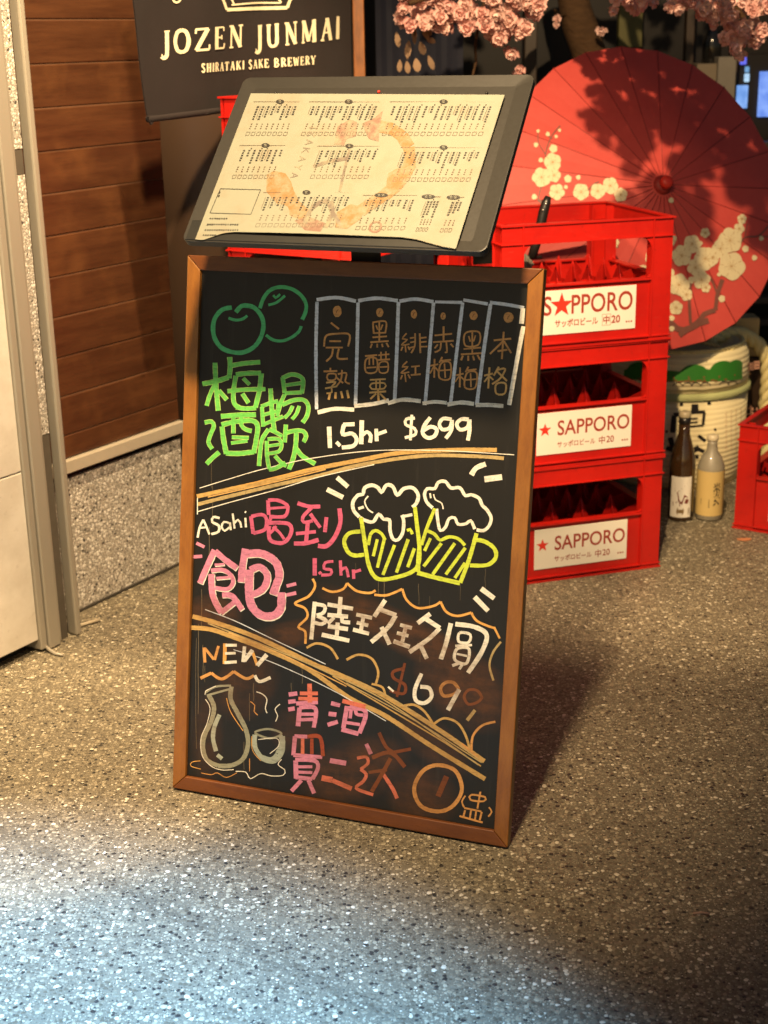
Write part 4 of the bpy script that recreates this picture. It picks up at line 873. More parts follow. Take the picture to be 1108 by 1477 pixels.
def make_crate(kind):
    t = bpy.data.objects.new('beer_crate', None); COL.objects.link(t); t['category'] = 'crate'; t.empty_display_size = 0.05
    link(body_me, 'crate_body', t, 0.0009, 2); link(div_me, 'bottle_divider', t)
    p = MB(); p.box(0.092, 0.331, 0.0066, 0.0084, 0.031, 0.130); lb = p.build('label_plate', M_label, t, 0.0006)
    y_ = 0.0063
    def flat(items, mat, name):
        q = MB()
        for vs, fs, dd in items: q.add([(x, y_ - dd, z) for x, z in vs], [f[::-1] if False else f for f in fs])
        return q.build(name, mat, lb)
    def poly(pts): return (pts, [tuple(range(len(pts)))], 0)
    X = lambda u: 0.092 + 0.239 * u; Zz = lambda v: 0.031 + 0.099 * v
    if kind == 'wide':
        flat([(*text2d('S', X(.045), X(.135), Zz(.44), Zz(.88), .012), 0), (*text2d('PPORO', X(.335), X(.965), Zz(.44), Zz(.88), .012), 0)], M_ink, 'brand_lettering')
        s = star_pts(X(.235), Zz(.66), 0.0285); q = MB(); c = (X(.235), Zz(.66)); q.add([(c[0], y_ - .0001, c[1])] + [(x, y_ - .0001, z) for x, z in s], [(0, 1 + k, 1 + (k + 1) % 10) for k in range(10)]); q.build('star', M_star, lb)
        flat([(*text2d('サッポロビール', X(.17), X(.61), Zz(.16), Zz(.34), .02), 0)], M_ink, 'katakana_lettering')
        flat([(*text2d('中', X(.665), X(.73), Zz(.15), Zz(.35), .02), 0), (*text2d('20', X(.75), X(.84), Zz(.16), Zz(.34), .025), 0)], M_ink, 'size_lettering')
        bx = (.653, .742, .12, .38)
    else:
        flat([(*text2d('SAPPORO', X(.215), X(.975), Zz(.44), Zz(.80), .012), 0)], M_ink, 'brand_lettering')
        c = (X(.085), Zz(.60)); s = star_pts(c[0], c[1], 0.0165); q = MB(); q.add([(c[0], y_ - .0001, c[1])] + [(x, y_ - .0001, z) for x, z in s], [(0, 1 + k, 1 + (k + 1) % 10) for k in range(10)]); q.build('star', M_star, lb)
        flat([(*text2d('サッポロビール', X(.215), X(.615), Zz(.15), Zz(.30), .012), 0)], M_ink, 'katakana_lettering')
        flat([(*text2d('中', X(.655), X(.72), Zz(.13), Zz(.32), .012), 0), (*text2d('20', X(.735), X(.815), Zz(.15), Zz(.31), .012), 0)], M_ink, 'size_lettering')
        bx = None
    if bx:
        q = MB(); a_, b_, c_, d_ = X(bx[0]), X(bx[1]), Zz(bx[2]), Zz(bx[3]); wq = 0.0008
        for r_ in ((a_, b_, c_, c_ + wq), (a_, b_, d_ - wq, d_), (a_, a_ + wq, c_ + wq, d_ - wq), (b_ - wq, b_, c_ + wq, d_ - wq)):
            q.add([(r_[0], y_, r_[2]), (r_[1], y_, r_[2]), (r_[1], y_, r_[3]), (r_[0], y_, r_[3])], [(0, 1, 2, 3)])
        q.build('size_box', M_ink, lb)
    q = MB()
    for u in (.90, .925, .95): q.add([(X(u), y_, Zz(.15)), (X(u + .015), y_, Zz(.15)), (X(u + .015), y_, Zz(.19)), (X(u), y_, Zz(.19))], [(0, 1, 2, 3)])
    q.build('small_print', M_ink, lb)
    return t
crate_w, crate_n = make_crate('wide'), make_crate('narrow')
KB = 0.297193; KW = Vector((cos(KB), sin(KB), 0)); KN = Vector((-sin(KB), cos(KB), 0)); K0 = Vector((0.665828, 3.254302, 0))
def place(o, origin, ang, label, group, piv=None):
    o.matrix_world = Matrix.Translation(origin) @ Matrix.Rotation(ang, 4, 'Z'); tag(o, label, group=group)
G1 = 'red beer crates stacked in three beside the sign'
org = K0 - KW * CW
place(crate_n, org, KB, 'bottom red beer crate of the three-high stack right of the sign, resting on the floor', G1)
c2 = copy_tree(crate_n); place(c2, org + Vector((0.0015, 0.001, CHH + 0.0003)), KB + 0.004, 'middle red beer crate of the three-high stack right of the sign', G1)
place(crate_w, org + Vector((0.0, 0.0, 2 * (CHH + 0.0003))), KB - 0.003, 'topmost red beer crate of the three-high stack, with a big red star inside the word', G1)
# rear left stack: short side towards the viewer
G2 = 'red beer crates stacked in four behind the sign'
LR = LP + E * CD
names = ['bottom crate of the four-high red stack hidden behind the chalkboard sign', 'second crate from the floor in the four-high red stack behind the chalkboard sign',
         'third red crate up behind the sign, rim showing in the gap under the tray', 'topmost crate of the four-high red stack, its corner showing left of the menu tray']
for k in range(4):
    c = copy_tree(crate_n)
    # local x runs along D, local y along -E ... origin at the right front corner
    place(c, LR + Vector((0, 0, k * (CHH + 0.0003))), atan2(D.y, D.x), names[k], G2)
# right crate
RC = Vector((0.903, 3.530, 0))
c = copy_tree(crate_n); place(c, RC, atan2(E.y, E.x), 'single red beer crate standing on the floor at the right edge beside the frosted bottle', None)
if 'group' in c: del c['group']

# black handled tool standing in the top crate and a rag beside it
KM = Matrix.Translation(org + Vector((0, 0, 2 * (CHH + 0.0003)))) @ Matrix.Rotation(KB, 4, 'Z'); KMI = KM.inverted()
def in_crate(x, y, dy): return onplane(x, y, org + KN * dy, KN)
tool = thing('bottle_opener', 'black handle with two steel rivets sticking up out of the topmost crate', 'opener')
p = MB(); pts = [in_crate(x, y, 0.20) for x, y in ((767, 372), (774, 350), (779, 330), (784, 306), (788, 292), (791, 283))]
p.tube(pts, [0.011, 0.0115, 0.012, 0.012, 0.011, 0.007], 10); p.build('handle', M_black, tool)
p = MB(); p.tube([in_crate(755, 371, 0.20), in_crate(781, 371, 0.20)], 0.005, 8); p.build('cross_bar', M_black, tool)
for x, y in ((787.5, 294), (783.5, 303)):
    q = in_crate(x, y, 0.1875); p = MB(); p.lathe([(0.0028, -0.002), (0.0028, 0.0), (0.001, 0.0012)], 12)
    o = p.build('rivet', M_steel, tool); o.matrix_world = Matrix.Translation(q) @ Matrix.Rotation(radians(90), 4, 'X')
bpy.context.view_layer.update()
p = MB(); rr = random.Random(5); c = in_crate(756, 378, 0.12); prof = []
vs = []; fs = []; nr, na = 7, 12
for j in range(nr):
    for i in range(na):
        a_ = 2 * pi * i / na; r_ = 0.020 * sin(pi * (j + 0.5) / nr) * rr.uniform(0.7, 1.2)
        vs.append((c.x + r_ * cos(a_), c.y + r_ * sin(a_), c.z - 0.035 + 0.06 * j / nr + rr.uniform(-.004, .004)))
for j in range(nr - 1):
    for i in range(na): fs.append((j * na + i, j * na + (i + 1) % na, (j + 1) * na + (i + 1) % na, (j + 1) * na + i))
fs += [tuple(range(na))[::-1], tuple(range((nr - 1) * na, nr * na))]
p.add(vs, fs); tag(p.build('crumpled_rag', simple('grey_rag', (0.16, 0.14, 0.11), 0.8, 0.2, 60, 0.3)), 'crumpled grey rag stuffed in the left corner of the topmost crate', 'rag')

# ------------------------------------------------------------------ paper umbrella
UH, UR = 0.10, 0.415
ax = Vector((0.29, -0.87, 0.40)).normalized()
hub = atY(957, 266, 3.40)
UO = hub - ax * UH
ux = ax.cross(Vector((0, 0, 1))).normalized() * -1; uy = ax.cross(ux)
if uy.z < 0: uy = -uy; 
ux = uy.cross(ax)
MU = frame(UO, ux, uy, ax); MUI = MU.inverted()
umb = thing('paper_umbrella', 'open red oiled-paper umbrella printed with white plum blossom, leaning behind the crates', 'umbrella', MU)
def paper_red():
    t = NT('red_oiled_paper'); v = t.coord(); f = t.noise(v, 7, 5); g = t.noise(v, 70, 4)
    c = t.mix(f, (0.60, 0.078, 0.066), (0.46, 0.044, 0.038)); c = t.mix(t.math('MULTIPLY', g, 0.22), c, (0.68, 0.15, 0.11))
    t.set(c, 0.5, 0.35); t.bump(g, 0.1, 0.001)
    t.b.inputs['Transmission Weight'].default_value = 0.0
    return t.m
M_um = paper_red()
NP = 24
def cone(r, a, off=0.0): 
    return (r * cos(a), r * sin(a), UH * (1 - r / UR) + off - 0.010 * (r / UR) ** 2 * 0)
p = MB(); da = pi / NP; rings = [0.012, 0.12, 0.22, 0.32, UR]
vs = []
for sd in (0, -0.0009):
    for r_ in rings:
        for a_, k_ in ((-da, 0), (0, -0.0022), (da, 0)):
            rr_ = r_ * (1.0 if a_ else 0.991 if r_ == UR else 1.0)
            x, y, z = cone(rr_, a_, k_ * r_ / UR + sd); vs.append((x, y, z))
nr = len(rings); fs = []
for j in range(nr - 1):
    for i in range(2):
        f = (j * 3 + i, (j + 1) * 3 + i, (j + 1) * 3 + i + 1, j * 3 + i + 1); fs.append(f); fs.append(tuple(k + nr * 3 for k in f[::-1]))
p.add(vs, fs); pm_ = p.mesh('paper_panel', M_um)
M_rib = simple('dark_red_rib', (0.20, 0.014, 0.010), 0.5, 0.05)
p = MB(); a0, b0 = Vector(cone(0.03, 0)), Vector(cone(UR + 0.003, 0)); p.tube([a0 + Vector((0, 0, -0.0002)), b0 + Vector((0, 0, -0.0002))], 0.00115, 5); rib_ = p.mesh('rib', M_rib)
for k in range(NP):
    o = link(pm_, 'paper_panel', umb); o.rotation_euler = (0, 0, 2 * pi * (k + 0.5) / NP)
    o = link(rib_, 'rib', umb); o.rotation_euler = (0, 0, 2 * pi * k / NP)
lathe_obj('cap', [(0.024, UH - 0.012), (0.026, UH - 0.002), (0.018, UH + 0.006), (0.010, UH + 0.009)], simple('dark_cap_cord', (0.28, 0.02, 0.016), 0.6), None, umb)
lathe_obj('finial', [(0.008, UH + 0.005), (0.0165, UH + 0.010), (0.017, UH + 0.022), (0.013, UH + 0.028), (0.004, UH + 0.030)], M_star, None, umb)
lathe_obj('shaft', [(0.007, -0.30), (0.007, UH - 0.004)], M_post, None, umb, 12)
def on_umb(x, y, d=0.0):
    z_ = 0.03
    for _ in range(8):
        q = MUI @ onplane(x, y, MU @ Vector((0, 0, z_)), ax); r_ = hypot(q.x, q.y); z_ = UH * (1 - r_ / UR)
    return Vector((q.x, q.y, z_ + 0.0013 + d))
M_cream = simple('cream_blossom_print', (0.70, 0.60, 0.38), 0.5, 0.14, 90, dark=0.72); M_cen = simple('ochre_print', (0.42, 0.25, 0.10), 0.5, 0.1); M_branch = simple('mauve_branch_print', (0.20, 0.075, 0.055), 0.5, 0.15, 60)
FL = [(797, 234, 13), (781, 256, 14), (799, 253, 10), (803, 277, 11.5), (819, 258, 5.5), (838, 277, 12), (862, 276, 11), (880, 268, 12), (895, 281, 10), (776, 189, 2.5), (790, 193.5, 3.2), (802, 197, 2.5), (807, 188, 2.4), (773, 209, 3.5), (798, 214.5, 6), (780, 231, 3.5), (834, 256, 3.5), (770.6, 284, 4), (816, 270, 3),
      (983, 369, 15), (1017, 373, 17), (1053, 347, 18), (1039, 359, 13), (1055, 384, 20), (979, 411, 16), (1012, 404, 13), (1018, 415, 7), (975, 444, 10), (997, 404, 5), (1017, 336, 7), (1010, 351, 3.5), (1075, 359, 5), (1098, 344, 3.5), (1041, 431, 5), (1037, 396, 3), (969, 459, 4), (969, 474, 4), (1070, 316, 7), (884, 350, 9), (968, 289, 4), (998, 352, 13), (1003, 386, 12), (990, 425, 9), (1028, 372, 10), (1066, 330, 8), (966, 345, 10), (962, 395, 11), (1088, 372, 4), (1128, 352, 8), (1150, 330, 7), (940, 372, 10), (925, 395, 13), (905, 330, 6)]
rr = random.Random(9)
for i_, (x, y, r_) in enumerate(FL):
    npet = 5 if r_ > 4 else 3; ph = rr.uniform(0, 6.28); pts = []
    for k in range(npet * 6):
        a_ = 2 * pi * k / (npet * 6); rad = r_ * (0.84 + 0.16 * abs(sin(npet * a_ / 2 + ph)) + rr.uniform(-.03, .03)); pts.append((x + rad * cos(a_), y + rad * sin(a_) * 1.05))
    p = MB(); blob(p, pts, on_umb, 0.00002 * (i_ % 12)); p.build('blossom_print', M_cream, umb)
    if r_ > 6:
        p = MB(); k = 0
        blob(p, [(x + 1.7 * cos(a_), y + 1.7 * sin(a_)) for a_ in (0, 1, 2, 3, 4, 5)], on_umb, 0.0004)
        for j in range(9):
            a_ = j * 0.7 + ph; l_ = r_ * rr.uniform(.3, .55); add_ribbon(p, [(x + 2 * cos(a_), y + 2 * sin(a_)), (x + l_ * cos(a_), y + l_ * sin(a_))], 0.5, on_umb, 0.00035 + j * 0.000003, False)
        for j in range(npet):
            a_ = (j * 2 * pi - 2 * ph) / npet; add_ribbon(p, [(x + r_ * .55 * cos(a_), y + r_ * .55 * sin(a_)), (x + r_ * .82 * cos(a_), y + r_ * .82 * sin(a_))], 0.7, on_umb, 0.00038, False)
        p.build('stamen_print', M_cen, umb)
k = 0
for pts, w_ in (([(808, 181), (795, 197.6), (787, 223), (791, 246), (780, 272), (776, 288)], 1.8), ([(776, 191), (777, 206), (787, 223)], 1.4), ([(790, 196), (797, 200)], 1.4), ([(848, 275), (856, 266), (864, 262)], 2), ([(776, 288), (790, 300), (815, 330), (850, 345), (880, 340)], 4),
                ([(980, 484), (1000, 469), (1011, 460), (1016, 453), (1032, 447)], 7), ([(962, 466), (985, 476), (1010, 466), (1022, 462)], 9), ([(1032, 447), (1035, 425), (1042, 403)], 6), ([(996, 467), (994, 427), (997, 407)], 4.5), ([(1035, 425), (1027, 405), (1019, 396)], 3), ([(1064, 360), (1074, 343), (1094, 340), (1110, 324)], 2.2), ([(1074, 343), (1078, 322)], 1.5), ([(1096, 340), (1130, 345)], 1.6), ([(940, 420), (960, 455), (975, 470)], 5), ([(868, 338), (872, 352), (892, 356)], 4)):
    k += 1; p = MB(); add_ribbon(p, pts, w_, on_umb, 0.0000 + k * 0.00001 - 0.0004); p.build('branch_print', M_branch, umb)

# ------------------------------------------------------------------ sake barrel
BCn = ground(993, 700, 0.0); BR = 0.205
fy_ = 3.44; c0 = atY(993, 620, fy_); BC0 = Vector((c0.x, YY(fy_) + BR, 0))
def straw(name, c1, c2, sc=(1, 1, 1), ring=150):
    t = NT(name); v = t.coord(scale=sc); wv = t.n('TexWave', bands_direction='Z'); wv.inputs['Scale'].default_value = ring; wv.inputs['Distortion'].default_value = 1.5
    t.l(v, wv.inputs['Vector']); f = t.noise(v, 20, 5); c = t.mix(f, c1, c2); c = t.mix(t.math('MULTIPLY', wv.outputs['Fac'], 0.25), c, tuple(x * 0.6 for x in c2))
    t.set(c, 0.75, 0.2); t.bump(wv.outputs['Fac'], 0.5, 0.003); return t.m
M_mat = straw('pale_straw_mat', (0.86, 0.78, 0.50), (0.80, 0.68, 0.38), ring=22)
M_rope = simple('straw_rope', (0.72, 0.62, 0.30), 0.75, 0.15, 60, 0.4, dark=0.6)
M_green = simple('green_print', (0.03, 0.20, 0.02), 0.6, 0.12, 30, dark=0.6); M_brown = simple('brown_print', (0.22, 0.10, 0.03), 0.6, 0.12, 30); M_bk = simple('black_brush_print', (0.012, 0.010, 0.010), 0.6, 0.05); M_rose = simple('faded_red_print', (0.50, 0.26, 0.18), 0.6, 0.1); M_whp = simple('white_print', (0.68, 0.64, 0.5), 0.6)
bar = thing('sake_barrel', 'straw-wrapped sake barrel with green pine print and black brush character behind the two bottles', 'barrel', BC0)
zb = atY(993, 574.5, fy_).z; zt = atY(993, 516, fy_).z
lathe_obj('barrel_body', [(BR * .93, 0.0), (BR * .97, 0.03), (BR, 0.08), (BR, zb - 0.012)], M_mat, None, bar, 72)
lathe_obj('barrel_head', [(BR, zb + 0.012), (BR * 1.0, zb + 0.05), (BR * 0.985, zt - 0.02), (BR * 0.94, zt + 0.004), (BR * 0.80, zt + 0.014), (BR * 0.70, zt - 0.004), (0.002, zt - 0.010)], M_mat, None, bar, 72)
lathe_obj('band', [(BR * 1.0, zb - 0.011), (BR * 1.035, zb - 0.007), (BR * 1.035, zb + 0.006), (BR * 1.0, zb + 0.011)], straw('green_straw_band', (0.60, 0.64, 0.30), (0.50, 0.53, 0.24)), None, bar, 72)
def twist(path, R, strands=3, pitch=0.06, mat=None, name='rope', parent=None):
    pts = [Vector(q) for q in path]; fine = []
    for i in range(len(pts) - 1):
        a_, b_ = pts[i], pts[i + 1]; n_ = max(2, int((b_ - a_).length / 0.006))
        for k in range(n_): fine.append(a_.lerp(b_, k / n_))
    fine.append(pts[-1])
    for _ in range(6): fine = [fine[0]] + [(fine[i - 1] + fine[i] * 2 + fine[i + 1]) / 4 for i in range(1, len(fine) - 1)] + [fine[-1]]
    out = []
    for s in range(strands):
        q = []; L = 0; ref = None
        for i, c in enumerate(fine):
            d = (fine[min(i + 1, len(fine) - 1)] - fine[max(i - 1, 0)]).normalized()
            if ref is None: ref = d.orthogonal().normalized()
            a_ = (ref - d * ref.dot(d)).normalized(); ref = a_; b_ = d.cross(a_)
            if i: L += (fine[i] - fine[i - 1]).length
            t_ = 2 * pi * (L / pitch + s / strands); q.append(c + (a_ * cos(t_) + b_ * sin(t_)) * R * 0.5)
        p = MB(); p.tube(q, R * 0.56, 8); out.append(p.build(name, mat, parent))
    return out
def ring_path(r_, z_, n_=24, a0=0, a1=2 * pi): return [(r_ * cos(a0 + (a1 - a0) * k / n_), r_ * sin(a0 + (a1 - a0) * k / n_), z_) for k in range(n_ + 1)]
twist(ring_path(BR * .90, zt + 0.010), 0.007, 2, 0.03, M_rope, 'rim_rope', bar)
for a_ in (0.2, 1.25, 2.3):
    dx, dy = cos(a_), sin(a_); twist([(-BR * .93 * dx, -BR * .93 * dy, zt + 0.006), (-BR * .4 * dx, -BR * .4 * dy, zt + 0.014), (BR * .4 * dx, BR * .4 * dy, zt + 0.016), (BR * .93 * dx, BR * .93 * dy, zt + 0.006)], 0.006, 2, 0.03, M_rope, 'top_rope', bar)
def on_bar(x, y, d=0.0):
    dr = ray(x, y); ox, oy = CAM.x - BC0.x, CAM.y - BC0.y; R_ = BR * 1.006 + d
    A = dr.x ** 2 + dr.y ** 2; B_ = 2 * (ox * dr.x + oy * dr.y); C_ = ox * ox + oy * oy - R_ * R_; disc = max(0, B_ * B_ - 4 * A * C_)
    t_ = (-B_ - disc ** 0.5) / (2 * A); q = CAM + dr * t_ - BC0
    return q
def bribs(name, items, mat, d0=0.0):
    p = MB()
    for k, (pts, w_) in enumerate(items): add_ribbon(p, pts, w_, on_bar, d0 + k * 0.00002, False)
    return p.build(name, mat, bar)
p = MB()
N_ = 40; top = []; bot = []
for k in range(N_ + 1):
    x = 900 + (1071 - 900) * k / N_
    hump = 0
    for cx_, w_, h_ in ((930, 26, 15), (1002, 20, 13), (1043, 20, 17), (1062, 14, 17), (965, 24, 4)): hump = max(hump, h_ * max(0, 1 - ((x - cx_) / w_) ** 2) ** 0.5)
    sag = 6 * ((x - 990) / 100) ** 2
    top.append(on_bar(x, 539 - hump - sag, 0.0002)); bot.append(on_bar(x, 551 - sag, 0.0002))
p.add(top + bot, [(i, N_ + 1 + i, N_ + 2 + i, i + 1) for i in range(N_)]); p.build('pine_print', M_green, bar)
bribs('trunk_print', [([(x, 546 - 6 * ((x - 990) / 100) ** 2 + (k % 3)), (x + 24, 544 - 6 * ((x + 24 - 990) / 100) ** 2)], 2.2) for k, x in enumerate(range(905, 1060, 22))] + [([(x, 551 - 6 * ((x - 990) / 100) ** 2), (x + 18, 549 - 6 * ((x + 18 - 990) / 100) ** 2)], 2.5) for x in range(905, 1035, 18)], M_brown, 0.0006)
bribs('snow_print', [([(x + 7 * cos(a_ * pi / 6), 557 - 6 * ((x - 990) / 100) ** 2 - 5 * sin(a_ * pi / 6)) for a_ in range(7)], 1.1) for x in (978, 992, 1004, 1018, 1045, 1057)], M_bk, 0.0008)
bribs('crest_print', [([(1083 + i * 9 + a_, 534 - i * 2), (1083 + i * 9 + a_, 523 - i * 2)], 1.4) for i in (0, 1) for a_ in (-3, 0, 3)] + [([(1079 + i * 9, 529 - i * 2 + b_), (1087 + i * 9, 528 - i * 2 + b_)], 1.2) for i in (0, 1) for b_ in (-5, 0, 5)], M_rose, 0.0004)
zz = lambda x, y: (940 + x / 7.383, 570 + y / 7.383)
bribs('brush_character', [([zz(*a_), zz(*b_)], w_ / 7.383 * 1.3) for a_, b_, w_ in (((300, 98), (632, 84), 28), ((462, 95), (462, 180), 60), ((240, 215), (225, 400), 42), ((235, 210), (420, 190), 34), ((400, 185), (572, 178), 26), ((562, 185), (548, 315), 24), ((390, 338), (552, 322), 18), ((420, 251), (492, 247), 14), ((418, 292), (492, 286), 14), ((150, 388), (690, 366), 22), ((498, 430), (575, 488), 26), ((200, 450), (225, 560), 40), ((430, 600), (505, 555), 42), ((470, 560), (560, 600), 30), ((440, 660), (500, 650), 30), ((160, 560), (300, 620), 36))], M_bk, 0.0006)
bribs('lattice_print', [([(x, 590 - (x - 1060) * .25), (x, 650)], 0.4) for x in range(1048, 1085, 7)] + [([(1046, y), (1084, y - 10)], 0.4) for y in range(598, 650, 8)] + [([(1086 + dx, 588 + k * 6), (1086 + dx, 592 + k * 6)], 1.6) for k in range(4) for dx in (0, 6)] + [([(1084, 586), (1084, 640)], 0.4), ([(1096, 580), (1096, 600)], 0.4)], M_rose, 0.0004)

bar2 = thing('sake_barrel', 'plain straw-wrapped barrel half out of view behind the right red crate', 'barrel', (1.45, YY(3.86), 0))
lathe_obj('barrel_body', [(0.19, 0.0), (0.205, 0.08), (0.205, 0.36), (0.17, 0.385), (0.002, 0.38)], M_mat, None, bar2, 48)
for z_ in (0.08, 0.2, 0.33): twist(ring_path(0.207, z_), 0.011, 3, 0.05, M_rope, 'band_rope', bar2)
rp = thing('straw_rope', 'thick twisted yellow straw rope looped over the back of the printed sake barrel', 'rope')
twist([atY(1020, 492, 3.62), atY(1045, 482, 3.66), atY(1070, 481, 3.70), atY(1092, 494, 3.72), atY(1107, 516, 3.72), atY(1108, 545, 3.72), atY(1104, 590, 3.72), atY(1106, 660, 3.72)], 0.021, 3, 0.10, M_rope, 'strand', rp)
a, b = atY(1060, 459, 3.78), atY(1094, 500, 3.78)
p = MB(); p.box(a.x, b.x, YY(3.78), YY(3.85), b.z - 0.03, a.z); tag(p.build('wooden_block', simple('pale_pine', (0.52, 0.38, 0.17), 0.6, 0.1, 20, stretch=(1, 1, 8)), None, 0.004), 'pale pine block behind the thick rope, under the right edge of the umbrella', 'wood block')
p = MB(); p.box(a.x - 0.05, b.x + 0.25, YY(3.77), YY(3.95), 0, b.z - 0.031); tag(p.build('low_plinth', M_dkwood, None, 0.004), 'dark wooden plinth behind the printed sake barrel carrying the pine block', 'plinth')

# ------------------------------------------------------------------ bottles
def glass(name, col, rough, trans=0.0):
    t = NT(name); v = t.coord(); f = t.noise(v, 30, 4); t.set(t.mix(f, col, tuple(c * 0.7 for c in col)), rough, 0.6); t.b.inputs['Transmission Weight'].default_value = trans
    t.b.inputs['Coat Weight'].default_value = 0.3; return t.m
def wrap_label(r_, z0, z1, a0, a1, mat, name, parent, n_=16):
    p = MB(); vs = []
    for rr_ in (r_ + 0.0006, r_ + 0.0001):
        for z_ in (z0, z1):
            for k in range(n_ + 1): a_ = a0 + (a1 - a0) * k / n_; vs.append((rr_ * cos(a_), rr_ * sin(a_), z_))
    m_ = n_ + 1
    fs = [(k, k + 1, m_ + k + 1, m_ + k) for k in range(n_)] + [(2 * m_ + k, 3 * m_ + k, 3 * m_ + k + 1, 2 * m_ + k + 1) for k in range(n_)]
    p.add(vs, fs, True); return p.build(name, mat, parent)
def wrap_pt(r_, a_c, u, z, d=0): a_ = a_c + u / r_; return ((r_ + 0.0010 + d) * cos(a_), (r_ + 0.0010 + d) * sin(a_), z)
b1 = ground(981, 748); b1 = thing('brown_sake_bottle', 'tall dark brown glass bottle with a white picture label beside the crate stack', 'bottle', (b1.x, b1.y + 0.0, 0))
r1 = 0.0335
lathe_obj('glass_body', [(r1 * .9, 0.001), (r1, 0.006), (r1, 0.150), (r1 * .93, 0.175), (r1 * .62, 0.215), (r1 * .45, 0.235), (r1 * .43, 0.262)], glass('brown_bottle_glass', (0.045, 0.022, 0.008), 0.12), None, b1)
lathe_obj('neck_collar', [(r1 * .45, 0.262), (r1 * .47, 0.2625), (r1 * .47, 0.278)], simple('black_foil', (0.015, 0.013, 0.012), 0.3), None, b1)
lathe_obj('cap', [(r1 * .44, 0.2782), (r1 * .46, 0.280), (r1 * .46, 0.292), (r1 * .3, 0.294)], simple('pale_gold_cap', (0.45, 0.38, 0.24), 0.4), None, b1)
ac = radians(-98)
wrap_label(r1, 0.014, 0.125, ac - 0.95, ac + 0.75, M_label, 'label', b1)
def bl(name, items, mat, parent, r_, acx):
    p = MB()
    for k, (pts, w_) in enumerate(items): add_ribbon(p, pts, w_, lambda x, y, d: wrap_pt(r_, acx, x / 1000, y / 1000, d), k * 0.00004, False)
    return p.build(name, mat, parent)
bl('leaf_print', [([(-22, 62), (-10, 72), (0, 66), (8, 60)], 24), ([(8, 60), (17, 57)], 12), ([(-24, 50), (-4, 50)], 10)], simple('maroon_print', (0.16, 0.03, 0.02), 0.5), b1, r1, ac)
bl('seed_print', [([(-4, 22), (-3, 40)], 16), ([(-8, 26), (-7, 36)], 10), ([(1, 26), (2, 36)], 10)], simple('olive_print', (0.20, 0.13, 0.05), 0.5), b1, r1, ac)
bl('label_text', [([(-20, 108 - k * 7), (12 - k * 6, 108 - k * 7)], 1.6) for k in range(4)] + [([(19, 40), (19, 22)], 3), ([(22, 90), (22, 50)], 0.7)], simple('brown_print', (0.25, 0.18, 0.12), 0.5), b1, r1, ac)
b2p = ground(1022, 747); b2 = thing('frosted_sake_bottle', 'short frosted glass bottle with an ochre label and black brush characters', 'bottle', (b2p.x, b2p.y, 0)); r2 = 0.0352
lathe_obj('glass_body', [(r2 * .88, 0.001), (r2, 0.007), (r2, 0.135), (r2 * .97, 0.148), (r2 * .70, 0.172), (r2 * .42, 0.186), (r2 * .36, 0.205), (r2 * .36, 0.214)], glass('frosted_bottle_glass', (0.40, 0.36, 0.27), 0.45, 0.25), None, b2)
lathe_obj('cap', [(r2 * .40, 0.2142), (r2 * .43, 0.216), (r2 * .42, 0.228), (r2 * .25, 0.230)], simple('frosted_cap', (0.55, 0.48, 0.33), 0.4), None, b2)
ac2 = radians(-100)
wrap_label(r2, 0.016, 0.137, ac2 - 1.75, ac2 + 1.5, simple('ochre_label', (0.55, 0.40, 0.15), 0.6, 0.08, 60, dark=0.85), 'label', b2, 24)
vs, fs = text2d('米', 6, 26, 82, 108, 0.03); p = MB(); p.add([wrap_pt(r2, ac2, x / 1000, y / 1000) for x, y in vs], fs)
bl('brush_lettering', [([(8, 78), (24, 80)], 3), ([(17, 84), (14, 72)], 3), ([(9, 70), (25, 66)], 3), ([(22, 76), (10, 56)], 3), ([(11, 62), (24, 48)], 3.4), ([(14, 52), (8, 46)], 3)], M_bk, b2, r2, ac2)
p.build('brush_lettering', M_bk, b2)
bl('small_lettering', [([(-3, 60 - k * 4), (-3, 62 - k * 4)], 2.5) for k in range(6)] + [([(-24, 60 - k * 4), (-24, 62 - k * 4)], 2) for k in range(4)], M_bk, b2, r2, ac2)

# ------------------------------------------------------------------ cherry tree
bark = NT('cherry_bark'); bv = bark.coord(scale=(1, 1, 3)); bf = bark.noise(bv, 26, 6, 0.7)
bark.set(bark.mix(bf, (0.12, 0.062, 0.024), (0.035, 0.018, 0.009)), 0.75, 0.3); bark.bump(bf, 1.0, 0.012)
tree = thing('cherry_tree', 'cherry blossom tree with pink flowers rising behind the red umbrella', 'tree', (1.0, YY(4.0), 0))
TP = [Vector((1.0, YY(4.0), 0)), Vector((0.88, YY(4.0), 0.55)), atY(868, 130, 4.0), atY(850, 78, 4.0), atY(834, 30, 4.0), atY(822, -20, 4.0), atY(810, -90, 3.95)]
TPl = [q - Vector((1.0, YY(4.0), 0)) for q in TP]
TPs = []
for i in range(len(TPl) - 1):
    for k in range(4): TPs.append(TPl[i].lerp(TPl[i + 1], k / 4))
TPs.append(TPl[-1]); rr = random.Random(2)
p = MB(); p.tube(TPs, [0.062 - 0.0009 * k + rr.uniform(-.003, .003) for k in range(len(TPs))], 14); p.build('trunk', bark.m, tree)
rootp = Vector((1.0, YY(4.0), 0))
BRN = []
def branch(pts, r0, r1_):
    pts = [Vector(q) - rootp for q in pts]; fine = []
    for i in range(len(pts) - 1):
        for k in range(4): fine.append(pts[i].lerp(pts[i + 1], k / 4) + Vector((rr.uniform(-.006, .006),) * 3))
    fine.append(pts[-1]); n_ = len(fine)
    p = MB(); p.tube(fine, [r0 + (r1_ - r0) * k / (n_ - 1) for k in range(n_)], 7); p.build('branch', bark.m, tree)
branch([TP[5], atY(780, -40, 3.8), atY(720, -20, 3.5), atY(650, -12, 3.3), atY(590, 5, 3.25)], 0.022, 0.006)
